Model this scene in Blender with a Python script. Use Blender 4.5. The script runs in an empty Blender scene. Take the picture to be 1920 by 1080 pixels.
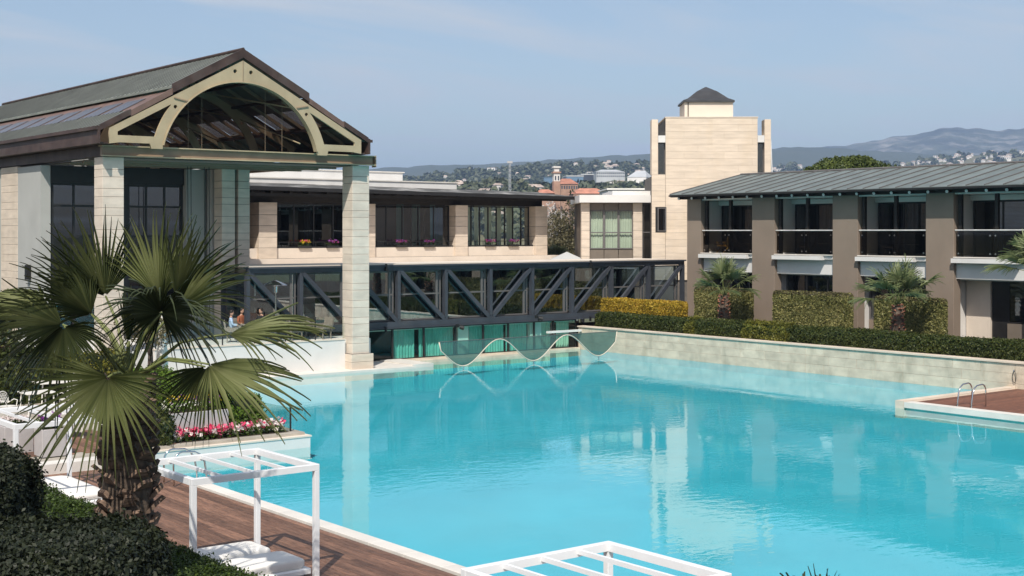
import bpy, math, random
import numpy as np
from mathutils import Vector, Matrix

random.seed(7)
RNG = np.random.default_rng(7)
sc = bpy.context.scene
COL = sc.collection

# ------------------------------------------------------------------ camera, world, sun
F, HC, HY, CX = 2550.0, 6.2, 435.0, 960.0            # focal length (px of the 1920 frame), eye height, horizon row
TH = math.atan2(3250, 2550)
VX, VY = math.cos(TH), math.sin(TH)                   # viewing direction on the ground
RX, RY = math.sin(TH), -math.cos(TH)                  # to the right of it

cam_d = bpy.data.cameras.new('camera')
cam = bpy.data.objects.new('camera', cam_d)
COL.objects.link(cam)
cam.location = (0, 0, HC)
cam.rotation_euler = (math.pi / 2, 0, math.atan2(VY, VX) - math.pi / 2)
cam_d.sensor_width = 36.0
cam_d.lens = F / 1920 * 36
cam_d.shift_y = -(540 - HY) / 1920
cam_d.clip_start = 0.1
cam_d.clip_end = 60000
sc.camera = cam

SUN_L = Vector((0.62, 0.60, -1.0)).normalized()       # the way the sunlight travels
SUN_EL = math.asin(-SUN_L.z)
SUN_ROT = math.atan2(-SUN_L.x, -SUN_L.y)

world = bpy.data.worlds.new('World')
sc.world = world
world.use_nodes = True
wt = world.node_tree
wt.nodes.clear()
def wn(t, **k):
    n = wt.nodes.new(t)
    for a, b in k.items(): setattr(n, a, b)
    return n
w_out = wn('ShaderNodeOutputWorld'); w_bg = wn('ShaderNodeBackground')
w_sky = wn('ShaderNodeTexSky', sky_type='NISHITA')
w_sky.sun_disc = False
w_sky.sun_elevation = SUN_EL
w_sky.sun_rotation = SUN_ROT % (2 * math.pi)
w_sky.altitude = 50; w_sky.air_density = 1.0; w_sky.dust_density = 1.6; w_sky.ozone_density = 0.6
w_bg.inputs['Strength'].default_value = 0.105
# thin high cloud, streaked, laid over the sky on a flat layer far above (direction divided by its height)
w_tc = wn('ShaderNodeTexCoord'); w_sep = wn('ShaderNodeSeparateXYZ')
wt.links.new(w_tc.outputs['Generated'], w_sep.inputs[0])
w_z = wn('ShaderNodeMath', operation='MAXIMUM'); w_z.inputs[1].default_value = 0.0
w_z2 = wn('ShaderNodeMath', operation='ADD'); w_z2.inputs[1].default_value = 0.09
wt.links.new(w_sep.outputs['Z'], w_z.inputs[0]); wt.links.new(w_z.outputs[0], w_z2.inputs[0])
w_dv = wn('ShaderNodeVectorMath', operation='DIVIDE'); w_cmb = wn('ShaderNodeCombineXYZ')
for i in range(3): wt.links.new(w_z2.outputs[0], w_cmb.inputs[i])
wt.links.new(w_tc.outputs['Generated'], w_dv.inputs[0]); wt.links.new(w_cmb.outputs[0], w_dv.inputs[1])
w_map = wn('ShaderNodeMapping'); w_map.inputs['Rotation'].default_value = (0, 0, 0.45); w_map.inputs['Scale'].default_value = (0.42, 1.0, 1.0)
wt.links.new(w_dv.outputs[0], w_map.inputs['Vector'])
w_no = wn('ShaderNodeTexNoise'); w_no.inputs['Scale'].default_value = 1.9; w_no.inputs['Detail'].default_value = 7; w_no.inputs['Roughness'].default_value = 0.52; w_no.inputs['Distortion'].default_value = 0.7
wt.links.new(w_map.outputs[0], w_no.inputs['Vector'])
w_rmp = wn('ShaderNodeValToRGB')
w_rmp.color_ramp.elements[0].position = 0.42; w_rmp.color_ramp.elements[0].color = (0.10, 0.10, 0.10, 1)
w_rmp.color_ramp.elements[1].position = 0.70; w_rmp.color_ramp.elements[1].color = (0.92, 0.92, 0.92, 1)
wt.links.new(w_no.outputs['Fac'], w_rmp.inputs[0])
w_mix = wn('ShaderNodeMix', data_type='RGBA')
w_mix.inputs['B'].default_value = (4.9, 5.3, 5.75, 1)
wt.links.new(w_rmp.outputs['Color'], w_mix.inputs['Factor'])
wt.links.new(w_sky.outputs[0], w_mix.inputs['A'])
wt.links.new(w_mix.outputs['Result'], w_bg.inputs['Color'])
wt.links.new(w_bg.outputs[0], w_out.inputs['Surface'])

sun_d = bpy.data.lights.new('sun', 'SUN')
sun_d.energy = 4.0; sun_d.angle = math.radians(0.55); sun_d.color = (1.0, 0.94, 0.85)
sun = bpy.data.objects.new('sun', sun_d)
COL.objects.link(sun)
sun.location = (-30, -20, 60)
sun.rotation_euler = SUN_L.to_track_quat('-Z', 'Y').to_euler()

vs = sc.view_settings
vs.view_transform = 'Standard'; vs.look = 'None'; vs.exposure = 0.32; vs.gamma = 1.0; vs.use_curve_mapping = False
sc.render.engine = 'CYCLES'
cy = sc.cycles
cy.use_denoising = True
cy.max_bounces = 7; cy.diffuse_bounces = 3; cy.glossy_bounces = 4; cy.transmission_bounces = 4
cy.transparent_max_bounces = 24; cy.volume_bounces = 0
cy.caustics_reflective = False; cy.caustics_refractive = False
cy.sample_clamp_indirect = 6.0

# ------------------------------------------------------------------ pixel -> place
def ray(px):
    t = (px - CX) / F
    return VX + t * RX, VY + t * RY
def G(px, py, z=0.0):                       # point of the level z seen at a pixel
    d = F * (HC - z) / (py - HY); r = ray(px); return Vector((r[0] * d, r[1] * d, z))
def onX(px, py, X):
    r = ray(px); d = X / r[0]; return Vector((X, r[1] * d, HC - (py - HY) / F * d))
def onY(px, py, Y):
    r = ray(px); d = Y / r[1]; return Vector((r[0] * d, Y, HC - (py - HY) / F * d))
def DP(px, py, d):
    r = ray(px); return Vector((r[0] * d, r[1] * d, HC - (py - HY) / F * d))
YAW = math.atan2(RY, RX)                    # turns local x to the right of the picture, local y away from the viewer

# ------------------------------------------------------------------ materials
M = {}
def mat(name):
    m = bpy.data.materials.new(name); m.use_nodes = True
    nt = m.node_tree; nt.nodes.clear()
    out = nt.nodes.new('ShaderNodeOutputMaterial')
    M[name] = m
    return m, nt, out
def nd(nt, t, **k):
    n = nt.nodes.new(t)
    for a, b in k.items(): setattr(n, a, b)
    return n
def c4(c): return (c[0], c[1], c[2], 1.0)
def surf(name, col, rough=0.7, var=0.12, scale=3.0, bump=0.0, bscale=30.0, metallic=0.0, spec=0.4, stretch=(1, 1, 1),
         col2=None, island=0.0, objrand=0.0, detail=6, stain=None, stain_scale=0.6, stain_amt=0.5, coat=0.0):
    """painted / mineral / wooden surface: base colour with two scales of noise, optional stains and a fine bump"""
    m, nt, out = mat(name)
    p = nd(nt, 'ShaderNodeBsdfPrincipled')
    p.inputs['Roughness'].default_value = rough; p.inputs['Metallic'].default_value = metallic
    p.inputs['Specular IOR Level'].default_value = spec
    p.inputs['Coat Weight'].default_value = coat
    tc = nd(nt, 'ShaderNodeTexCoord'); mp = nd(nt, 'ShaderNodeMapping'); mp.inputs['Scale'].default_value = stretch
    geo = nd(nt, 'ShaderNodeNewGeometry')
    nt.links.new(geo.outputs['Position'], mp.inputs['Vector'])
    n1 = nd(nt, 'ShaderNodeTexNoise'); n1.inputs['Scale'].default_value = scale; n1.inputs['Detail'].default_value = detail
    nt.links.new(mp.outputs[0], n1.inputs['Vector'])
    mx = nd(nt, 'ShaderNodeMix', data_type='RGBA')
    c2 = col2 if col2 else tuple(c * (1 - 2.2 * var) for c in col)
    c1 = col if col2 else tuple(min(1, c * (1 + var * 0.9)) for c in col)
    mx.inputs['A'].default_value = c4(c1); mx.inputs['B'].default_value = c4(c2)
    rp = nd(nt, 'ShaderNodeMapRange'); rp.inputs['From Min'].default_value = 0.3; rp.inputs['From Max'].default_value = 0.7
    nt.links.new(n1.outputs['Fac'], rp.inputs['Value']); nt.links.new(rp.outputs[0], mx.inputs['Factor'])
    last = mx.outputs['Result']
    if island or objrand:
        oi = nd(nt, 'ShaderNodeObjectInfo')
        src = geo.outputs['Random Per Island'] if island else oi.outputs['Random']
        amt = island or objrand
        r2 = nd(nt, 'ShaderNodeMapRange'); r2.inputs['To Min'].default_value = 1 - amt; r2.inputs['To Max'].default_value = 1 + amt
        nt.links.new(src, r2.inputs['Value'])
        mu = nd(nt, 'ShaderNodeVectorMath', operation='SCALE')
        nt.links.new(last, mu.inputs[0]); nt.links.new(r2.outputs[0], mu.inputs['Scale'])
        last = mu.outputs[0]
    if stain:
        n3 = nd(nt, 'ShaderNodeTexNoise'); n3.inputs['Scale'].default_value = stain_scale; n3.inputs['Detail'].default_value = 5; n3.inputs['Roughness'].default_value = 0.65
        mp3 = nd(nt, 'ShaderNodeMapping'); mp3.inputs['Scale'].default_value = (1, 1, 0.45); mp3.inputs['Location'].default_value = (13, 7, 3)
        nt.links.new(geo.outputs['Position'], mp3.inputs['Vector']); nt.links.new(mp3.outputs[0], n3.inputs['Vector'])
        r3 = nd(nt, 'ShaderNodeMapRange'); r3.inputs['From Min'].default_value = 0.5; r3.inputs['From Max'].default_value = 0.72; r3.inputs['To Max'].default_value = stain_amt
        nt.links.new(n3.outputs['Fac'], r3.inputs['Value'])
        m3 = nd(nt, 'ShaderNodeMix', data_type='RGBA'); m3.inputs['B'].default_value = c4(stain)
        nt.links.new(last, m3.inputs['A']); nt.links.new(r3.outputs[0], m3.inputs['Factor'])
        last = m3.outputs['Result']
    nt.links.new(last, p.inputs['Base Color'])
    if bump:
        n2 = nd(nt, 'ShaderNodeTexNoise'); n2.inputs['Scale'].default_value = bscale; n2.inputs['Detail'].default_value = 4
        nt.links.new(mp.outputs[0], n2.inputs['Vector'])
        b = nd(nt, 'ShaderNodeBump'); b.inputs['Strength'].default_value = bump; b.inputs['Distance'].default_value = 0.02
        nt.links.new(n2.outputs['Fac'], b.inputs['Height']); nt.links.new(b.outputs[0], p.inputs['Normal'])
    nt.links.new(p.outputs[0], out.inputs['Surface'])
    return m
def leafmat(name, cols, rough=0.55, trans=0.25, nscale=0.9, spec=0.35):
    """leaves: every leaf its own tone out of a ramp, light shining a little through"""
    m, nt, out = mat(name)
    geo = nd(nt, 'ShaderNodeNewGeometry')
    nz = nd(nt, 'ShaderNodeTexNoise'); nz.inputs['Scale'].default_value = nscale; nz.inputs['Detail'].default_value = 3
    nt.links.new(geo.outputs['Position'], nz.inputs['Vector'])
    ad = nd(nt, 'ShaderNodeMath', operation='MULTIPLY_ADD'); ad.inputs[1].default_value = 0.55; 
    nt.links.new(geo.outputs['Random Per Island'], ad.inputs[0])
    sb = nd(nt, 'ShaderNodeMath', operation='MULTIPLY'); sb.inputs[1].default_value = 0.45
    nt.links.new(nz.outputs['Fac'], sb.inputs[0]); nt.links.new(sb.outputs[0], ad.inputs[2])
    rp = nd(nt, 'ShaderNodeValToRGB')
    els = rp.color_ramp.elements
    while len(els) < len(cols): els.new(0.5)
    for i, c in enumerate(cols):
        els[i].position = 0.1 + 0.8 * i / (len(cols) - 1); els[i].color = c4(c)
    nt.links.new(ad.outputs[0], rp.inputs[0])
    p = nd(nt, 'ShaderNodeBsdfPrincipled'); p.inputs['Roughness'].default_value = rough; p.inputs['Specular IOR Level'].default_value = spec
    nt.links.new(rp.outputs[0], p.inputs['Base Color'])
    tr = nd(nt, 'ShaderNodeBsdfTranslucent'); nt.links.new(rp.outputs[0], tr.inputs['Color'])
    ms = nd(nt, 'ShaderNodeMixShader'); ms.inputs[0].default_value = trans
    nt.links.new(p.outputs[0], ms.inputs[1]); nt.links.new(tr.outputs[0], ms.inputs[2])
    nt.links.new(ms.outputs[0], out.inputs['Surface'])
    return m
def glassmat(name, tint=(0.7, 0.8, 0.78), ior=1.5, gloss=(0.95, 0.97, 1.0), rough=0.0, wob=0.0, boost=0.0):
    """thin pane: tinted see-through with Fresnel reflection"""
    m, nt, out = mat(name)
    g0 = nd(nt, 'ShaderNodeNewGeometry'); dt = nd(nt, 'ShaderNodeVectorMath', operation='DOT_PRODUCT')
    nt.links.new(g0.outputs['Normal'], dt.inputs[0]); nt.links.new(g0.outputs['Incoming'], dt.inputs[1])
    ab = nd(nt, 'ShaderNodeMath', operation='ABSOLUTE'); nt.links.new(dt.outputs['Value'], ab.inputs[0])
    om = nd(nt, 'ShaderNodeMath', operation='SUBTRACT'); om.inputs[0].default_value = 1.0; nt.links.new(ab.outputs[0], om.inputs[1])
    pw = nd(nt, 'ShaderNodeMath', operation='POWER'); pw.inputs[1].default_value = 5.0; nt.links.new(om.outputs[0], pw.inputs[0])
    f0 = ((ior - 1) / (ior + 1)) ** 2
    fr = nd(nt, 'ShaderNodeMath', operation='MULTIPLY_ADD', use_clamp=True); fr.inputs[1].default_value = 1 - f0; fr.inputs[2].default_value = f0; nt.links.new(pw.outputs[0], fr.inputs[0])
    tr = nd(nt, 'ShaderNodeBsdfTransparent'); tr.inputs['Color'].default_value = c4(tint)
    gl = nd(nt, 'ShaderNodeBsdfGlossy'); gl.inputs['Color'].default_value = c4(gloss); gl.inputs['Roughness'].default_value = rough
    ms = nd(nt, 'ShaderNodeMixShader')
    src = fr.outputs[0]
    if boost:
        a = nd(nt, 'ShaderNodeMath', operation='ADD', use_clamp=True); a.inputs[1].default_value = boost
        nt.links.new(src, a.inputs[0]); src = a.outputs[0]
    if wob:
        geo = nd(nt, 'ShaderNodeNewGeometry'); n = nd(nt, 'ShaderNodeTexNoise'); n.inputs['Scale'].default_value = 0.7; n.inputs['Detail'].default_value = 2
        nt.links.new(geo.outputs['Position'], n.inputs['Vector'])
        b = nd(nt, 'ShaderNodeBump'); b.inputs['Strength'].default_value = wob; b.inputs['Distance'].default_value = 0.05
        nt.links.new(n.outputs['Fac'], b.inputs['Height']); nt.links.new(b.outputs[0], gl.inputs['Normal'])
    nt.links.new(src, ms.inputs[0]); nt.links.new(tr.outputs[0], ms.inputs[1]); nt.links.new(gl.outputs[0], ms.inputs[2])
    nt.links.new(ms.outputs[0], out.inputs['Surface'])
    return m

surf('stone_cream', (0.66, 0.555, 0.45), 0.75, 0.07, 1.3, 0.25, 40, stretch=(1, 1, 4), objrand=0.06, stain=(0.50, 0.41, 0.30), stain_amt=0.35)
surf('stone_pale', (0.70, 0.60, 0.50), 0.75, 0.07, 1.3, 0.25, 40, stretch=(1, 1, 3), objrand=0.05, stain=(0.48, 0.44, 0.38), stain_amt=0.35)
surf('stone_tower', (0.72, 0.60, 0.475), 0.78, 0.06, 0.9, 0.2, 30, stretch=(1, 1, 6), objrand=0.035, stain=(0.60, 0.46, 0.29), stain_amt=0.35)
surf('stone_wet', (0.66, 0.555, 0.43), 0.7, 0.10, 1.6, 0.3, 30, stretch=(1, 1, 2), objrand=0.07, stain=(0.30, 0.26, 0.19), stain_scale=1.3, stain_amt=0.6)
surf('joint', (0.16, 0.14, 0.12), 0.9)
surf('render_white', (0.72, 0.70, 0.67), 0.8, 0.04, 0.8, 0.1, 60, stain=(0.55, 0.53, 0.49), stain_amt=0.25)
surf('render_cream', (0.72, 0.625, 0.525), 0.8, 0.04, 0.8, 0.1, 60, stain=(0.55, 0.46, 0.37), stain_amt=0.3)
surf('render_taupe', (0.255, 0.20, 0.155), 0.85, 0.05, 0.7, 0.15, 60, stain=(0.20, 0.155, 0.12), stain_amt=0.35)
surf('render_grey', (0.42, 0.42, 0.40), 0.85, 0.04, 0.8)
surf('roof_zinc', (0.17, 0.20, 0.19), 0.5, 0.10, 1.2, 0.1, 20, metallic=0.15, objrand=0.10, stain=(0.24, 0.27, 0.25), stain_amt=0.5)
surf('roof_copper', (0.24, 0.255, 0.215), 0.5, 0.12, 1.0, 0.1, 20, metallic=0.15, objrand=0.12, stain=(0.11, 0.10, 0.09), stain_amt=0.5)
surf('roof_seam', (0.035, 0.035, 0.033), 0.5, 0.1, 1.0)
surf('copper_brown', (0.085, 0.052, 0.043), 0.55, 0.2, 1.6, 0.1, 20, metallic=0.2, stain=(0.16, 0.14, 0.12), stain_amt=0.4)
surf('roof_mottled', (0.10, 0.095, 0.085), 0.7, 0.25, 2.0, stain=(0.62, 0.60, 0.56), stain_scale=0.55, stain_amt=0.85)
surf('copper_pink', (0.20, 0.125, 0.10), 0.55, 0.15, 1.6, 0.1, 20, metallic=0.15)
surf('steel_blue', (0.056, 0.062, 0.076), 0.42, 0.08, 2.0, 0.05, 40, metallic=0.1, stain=(0.12, 0.115, 0.11), stain_amt=0.3)
surf('steel_beige', (0.45, 0.36, 0.23), 0.5, 0.06, 1.5, 0.05, 40, stain=(0.28, 0.23, 0.13), stain_amt=0.35)
surf('steel_olive', (0.31, 0.225, 0.15), 0.5, 0.1, 1.5)
surf('frame_dark', (0.022, 0.021, 0.021), 0.4, 0.1, 3.0)
surf('frame_grey', (0.14, 0.13, 0.125), 0.45, 0.06, 3.0)
surf('panel_taupe', (0.20, 0.165, 0.13), 0.5, 0.05, 2.0)
surf('timber_dark', (0.020, 0.016, 0.013), 0.6, 0.3, 3.0, stretch=(1, 1, 6))
surf('rafter_end', (0.66, 0.66, 0.64), 0.6, 0.1, 3.0)
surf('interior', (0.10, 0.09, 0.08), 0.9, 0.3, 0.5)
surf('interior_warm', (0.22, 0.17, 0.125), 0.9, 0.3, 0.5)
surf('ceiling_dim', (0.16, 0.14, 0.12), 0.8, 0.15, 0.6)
surf('curtain_teal', (0.20, 0.47, 0.42), 0.85, 0.08, 2.0)
surf('curtain_sage', (0.50, 0.55, 0.44), 0.85, 0.05, 2.0)
surf('curtain_grey', (0.16, 0.15, 0.14), 0.85, 0.1, 2.0)
surf('blind_grey', (0.30, 0.32, 0.33), 0.6, 0.05, 2.0)
surf('white_metal', (0.80, 0.80, 0.80), 0.35, 0.02, 4.0)
surf('white_iron', (0.76, 0.73, 0.67), 0.5, 0.05, 8.0)
surf('cushion', (0.80, 0.77, 0.72), 0.9, 0.04, 2.0, 0.2, 60)
surf('chrome', (0.62, 0.62, 0.62), 0.14, 0.03, 3.0, metallic=1.0)
surf('planter_grey', (0.44, 0.41, 0.40), 0.55, 0.05, 2.5, stain=(0.36, 0.33, 0.31), stain_amt=0.3)
surf('soil', (0.06, 0.042, 0.03), 0.95, 0.3, 6.0, 0.5, 30)
surf('deck_wood', (0.21, 0.112, 0.072), 0.55, 0.22, 5.0, 0.3, 30, stretch=(6, 0.8, 6), objrand=0.42, stain=(0.12, 0.055, 0.035), stain_scale=0.9, stain_amt=0.5)
surf('deck_wood_far', (0.20, 0.088, 0.056), 0.6, 0.2, 4.0, stretch=(0.8, 6, 6), island=0.25)
surf('coping_white', (0.70, 0.66, 0.60), 0.7, 0.05, 1.5, 0.2, 30, objrand=0.05)
surf('coping_grey', (0.30, 0.265, 0.235), 0.7, 0.08, 1.5)
surf('paving', (0.42, 0.38, 0.32), 0.8, 0.1, 1.5, 0.2, 20)
surf('trunk_bark', (0.115, 0.083, 0.060), 0.9, 0.35, 9.0, 0.6, 25, island=0.35)
surf('trunk_boot', (0.18, 0.118, 0.082), 0.85, 0.3, 9.0, 0.5, 25, island=0.6, stretch=(1, 1, 3))
surf('trunk_red', (0.34, 0.14, 0.085), 0.85, 0.3, 9.0, 0.4, 25, island=0.5)
surf('bark', (0.09, 0.07, 0.055), 0.9, 0.3, 6.0, 0.5, 20)
surf('petiole', (0.15, 0.17, 0.055), 0.5, 0.15, 4.0)
surf('brick_orange', (0.43, 0.26, 0.18), 0.85, 0.12, 0.4)
surf('roof_far', (0.50, 0.40, 0.34), 0.85, 0.15, 0.3, objrand=0.25)
surf('terracotta', (0.46, 0.20, 0.13), 0.85, 0.15, 0.3, objrand=0.2)
surf('house_white', (0.80, 0.76, 0.71), 0.85, 0.08, 0.1, objrand=0.15)
surf('hall_grey', (0.52, 0.53, 0.53), 0.8, 0.06, 0.1)
surf('hall_blue', (0.15, 0.24, 0.34), 0.4, 0.1, 0.1)
surf('hall_dark', (0.06, 0.07, 0.09), 0.4, 0.1, 0.1)
surf('skin', (0.50, 0.30, 0.21), 0.6, 0.05, 5)
surf('shirt_blue', (0.42, 0.55, 0.75), 0.85, 0.06, 5)
surf('jacket_rust', (0.30, 0.10, 0.05), 0.85, 0.1, 5)
surf('jacket_black', (0.018, 0.018, 0.02), 0.8, 0.1, 5)
surf('trousers', (0.05, 0.055, 0.08), 0.85, 0.1, 5)
surf('hair_dark', (0.02, 0.014, 0.01), 0.6, 0.1, 5)
surf('wicker', (0.30, 0.26, 0.22), 0.7, 0.2, 30)
surf('wicker_dark', (0.035, 0.03, 0.027), 0.7, 0.2, 30)
surf('yellow_wood', (0.45, 0.27, 0.07), 0.7, 0.15, 6)
surf('black_matt', (0.012, 0.012, 0.012), 0.6, 0.1, 5)
surf('pool_tile', (0.075, 0.565, 0.685), 0.6, 0.05, 0.35, stain=(0.11, 0.64, 0.75), stain_scale=0.25, stain_amt=0.6)
surf('ground_earth', (0.10, 0.10, 0.055), 0.95, 0.3, 0.02, col2=(0.07, 0.085, 0.04))
surf('hill_green', (0.075, 0.09, 0.042), 0.95, 0.3, 0.012, col2=(0.19, 0.165, 0.10), island=0)
surf('hill_far', (0.055, 0.070, 0.050), 0.95, 0.3, 0.004, col2=(0.075, 0.085, 0.06))
surf('mountain', (0.085, 0.095, 0.070), 0.95, 0.3, 0.005, stain=(0.36, 0.33, 0.29), stain_scale=0.007, stain_amt=0.8, detail=8)
leafmat('leaf_hedge', [(0.045, 0.055, 0.015), (0.13, 0.14, 0.040), (0.27, 0.25, 0.085), (0.42, 0.37, 0.16)], trans=0.15)
leafmat('leaf_hedge_low', [(0.016, 0.026, 0.006), (0.046, 0.062, 0.011), (0.11, 0.115, 0.02)], trans=0.15, nscale=0.5)
leafmat('leaf_yellow', [(0.07, 0.05, 0.010), (0.36, 0.25, 0.025), (0.55, 0.38, 0.04), (0.36, 0.14, 0.02)], trans=0.2, nscale=1.5)
leafmat('leaf_yellow_green', [(0.05, 0.06, 0.010), (0.14, 0.14, 0.02), (0.24, 0.21, 0.025)], trans=0.2)
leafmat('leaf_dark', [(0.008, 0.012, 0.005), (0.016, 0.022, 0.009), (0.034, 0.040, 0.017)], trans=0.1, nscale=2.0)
leafmat('leaf_fine', [(0.018, 0.034, 0.005), (0.042, 0.072, 0.009), (0.085, 0.125, 0.016)], trans=0.2, nscale=2.0)
leafmat('leaf_pine', [(0.025, 0.04, 0.008), (0.065, 0.09, 0.016), (0.13, 0.155, 0.03)], trans=0.15)
leafmat('leaf_conifer', [(0.010, 0.020, 0.010), (0.022, 0.038, 0.018), (0.045, 0.06, 0.03)], trans=0.1)
leafmat('leaf_brown', [(0.06, 0.05, 0.025), (0.12, 0.105, 0.05), (0.20, 0.17, 0.09)], trans=0.2)
leafmat('leaf_autumn', [(0.08, 0.07, 0.015), (0.22, 0.13, 0.02), (0.30, 0.16, 0.03)], trans=0.2)
leafmat('leaf_blossom', [(0.22, 0.19, 0.16), (0.55, 0.50, 0.46), (0.72, 0.68, 0.65)], trans=0.2)
leafmat('leaf_wood_far', [(0.035, 0.048, 0.024), (0.07, 0.085, 0.042), (0.13, 0.13, 0.07)], trans=0.0, nscale=0.02)
leafmat('leaf_fresh', [(0.05, 0.09, 0.01), (0.10, 0.17, 0.015), (0.16, 0.24, 0.03)], trans=0.25)
leafmat('palm_leaf', [(0.022, 0.031, 0.012), (0.055, 0.070, 0.026), (0.13, 0.14, 0.055)], rough=0.42, trans=0.22, nscale=1.2, spec=0.5)
leafmat('palm_leaf_pale', [(0.08, 0.10, 0.035), (0.18, 0.20, 0.075), (0.31, 0.32, 0.15)], rough=0.45, trans=0.25, nscale=1.2, spec=0.5)
leafmat('palm_leaf_bright', [(0.10, 0.13, 0.05), (0.20, 0.24, 0.10), (0.34, 0.36, 0.18)], rough=0.45, trans=0.3, nscale=1.2, spec=0.5)
leafmat('petal_pink', [(0.55, 0.03, 0.08), (0.70, 0.06, 0.16), (0.75, 0.30, 0.38)], trans=0.2, nscale=4)
leafmat('petal_white', [(0.60, 0.45, 0.42), (0.75, 0.66, 0.62), (0.80, 0.75, 0.72)], trans=0.2, nscale=4)
leafmat('petal_yellow', [(0.55, 0.36, 0.02), (0.72, 0.52, 0.03), (0.80, 0.62, 0.06)], trans=0.2, nscale=4)
leafmat('petal_purple', [(0.16, 0.03, 0.22), (0.28, 0.06, 0.32), (0.36, 0.16, 0.42)], trans=0.2, nscale=4)
leafmat('petal_magenta', [(0.18, 0.02, 0.08), (0.34, 0.05, 0.17), (0.42, 0.12, 0.26)], trans=0.2, nscale=4)
glassmat('glass_dark', (0.30, 0.32, 0.33), 1.6, wob=0.015, boost=0.06)
glassmat('glass_bridge', (0.36, 0.46, 0.50), 1.7, gloss=(0.82, 0.95, 1.0), wob=0.02, boost=0.34)
glassmat('glass_teal', (0.66, 0.93, 0.88), 1.5, wob=0.01)
glassmat('glass_clear', (0.86, 0.90, 0.88), 1.45)
glassmat('glass_rail', (0.50, 0.47, 0.42), 1.45)
glassmat('glass_wave', (0.40, 0.60, 0.56), 1.5, wob=0.05, boost=0.10)
_nt = M['glass_wave'].node_tree; _o = [n for n in _nt.nodes if n.type == 'OUTPUT_MATERIAL'][0]; _m0 = [n for n in _nt.nodes if n.type == 'MIX_SHADER'][0]
_df = nd(_nt, 'ShaderNodeBsdfDiffuse'); _df.inputs['Color'].default_value = (0.055, 0.125, 0.12, 1); _m1 = nd(_nt, 'ShaderNodeMixShader'); _m1.inputs[0].default_value = 0.62
_nt.links.new(_m0.outputs[0], _m1.inputs[1]); _nt.links.new(_df.outputs[0], _m1.inputs[2]); _nt.links.new(_m1.outputs[0], _o.inputs['Surface'])
glassmat('glass_sky', (0.45, 0.40, 0.38), 1.5, gloss=(0.8, 0.72, 0.68), boost=0.10, rough=0.25)

def watermat():
    m, nt, out = mat('pool_water_surface')
    geo = nd(nt, 'ShaderNodeNewGeometry')
    mp = nd(nt, 'ShaderNodeMapping'); mp.inputs['Rotation'].default_value = (0, 0, -YAW); mp.inputs['Scale'].default_value = (0.55, 1.0, 1.0)
    nt.links.new(geo.outputs['Position'], mp.inputs['Vector'])
    n1 = nd(nt, 'ShaderNodeTexNoise'); n1.inputs['Scale'].default_value = 3.2; n1.inputs['Detail'].default_value = 3; n1.inputs['Roughness'].default_value = 0.55
    n2 = nd(nt, 'ShaderNodeTexNoise'); n2.inputs['Scale'].default_value = 0.16; n2.inputs['Detail'].default_value = 3
    nt.links.new(mp.outputs[0], n1.inputs['Vector']); nt.links.new(geo.outputs['Position'], n2.inputs['Vector'])
    r = nd(nt, 'ShaderNodeMapRange'); r.inputs['From Min'].default_value = 0.35; r.inputs['From Max'].default_value = 0.68; r.inputs['To Min'].default_value = 0.16; r.inputs['To Max'].default_value = 1.0
    nt.links.new(n2.outputs['Fac'], r.inputs['Value'])
    mu = nd(nt, 'ShaderNodeMath', operation='MULTIPLY'); nt.links.new(n1.outputs['Fac'], mu.inputs[0]); nt.links.new(r.outputs[0], mu.inputs[1])
    b = nd(nt, 'ShaderNodeBump'); b.inputs['Strength'].default_value = 0.34; b.inputs['Distance'].default_value = 0.02
    nt.links.new(mu.outputs[0], b.inputs['Height'])
    fr = nd(nt, 'ShaderNodeFresnel'); fr.inputs['IOR'].default_value = 1.333
    nt.links.new(b.outputs[0], fr.inputs['Normal'])
    gl = nd(nt, 'ShaderNodeBsdfGlossy'); gl.inputs['Roughness'].default_value = 0.015; gl.inputs['Color'].default_value = (1, 1, 1, 1)
    nt.links.new(b.outputs[0], gl.inputs['Normal'])
    tr = nd(nt, 'ShaderNodeBsdfTransparent'); tr.inputs['Color'].default_value = (0.80, 0.98, 1.0, 1)
    ms = nd(nt, 'ShaderNodeMixShader')
    nt.links.new(fr.outputs[0], ms.inputs[0]); nt.links.new(tr.outputs[0], ms.inputs[1]); nt.links.new(gl.outputs[0], ms.inputs[2])
    nt.links.new(ms.outputs[0], out.inputs['Surface'])
watermat()

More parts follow.
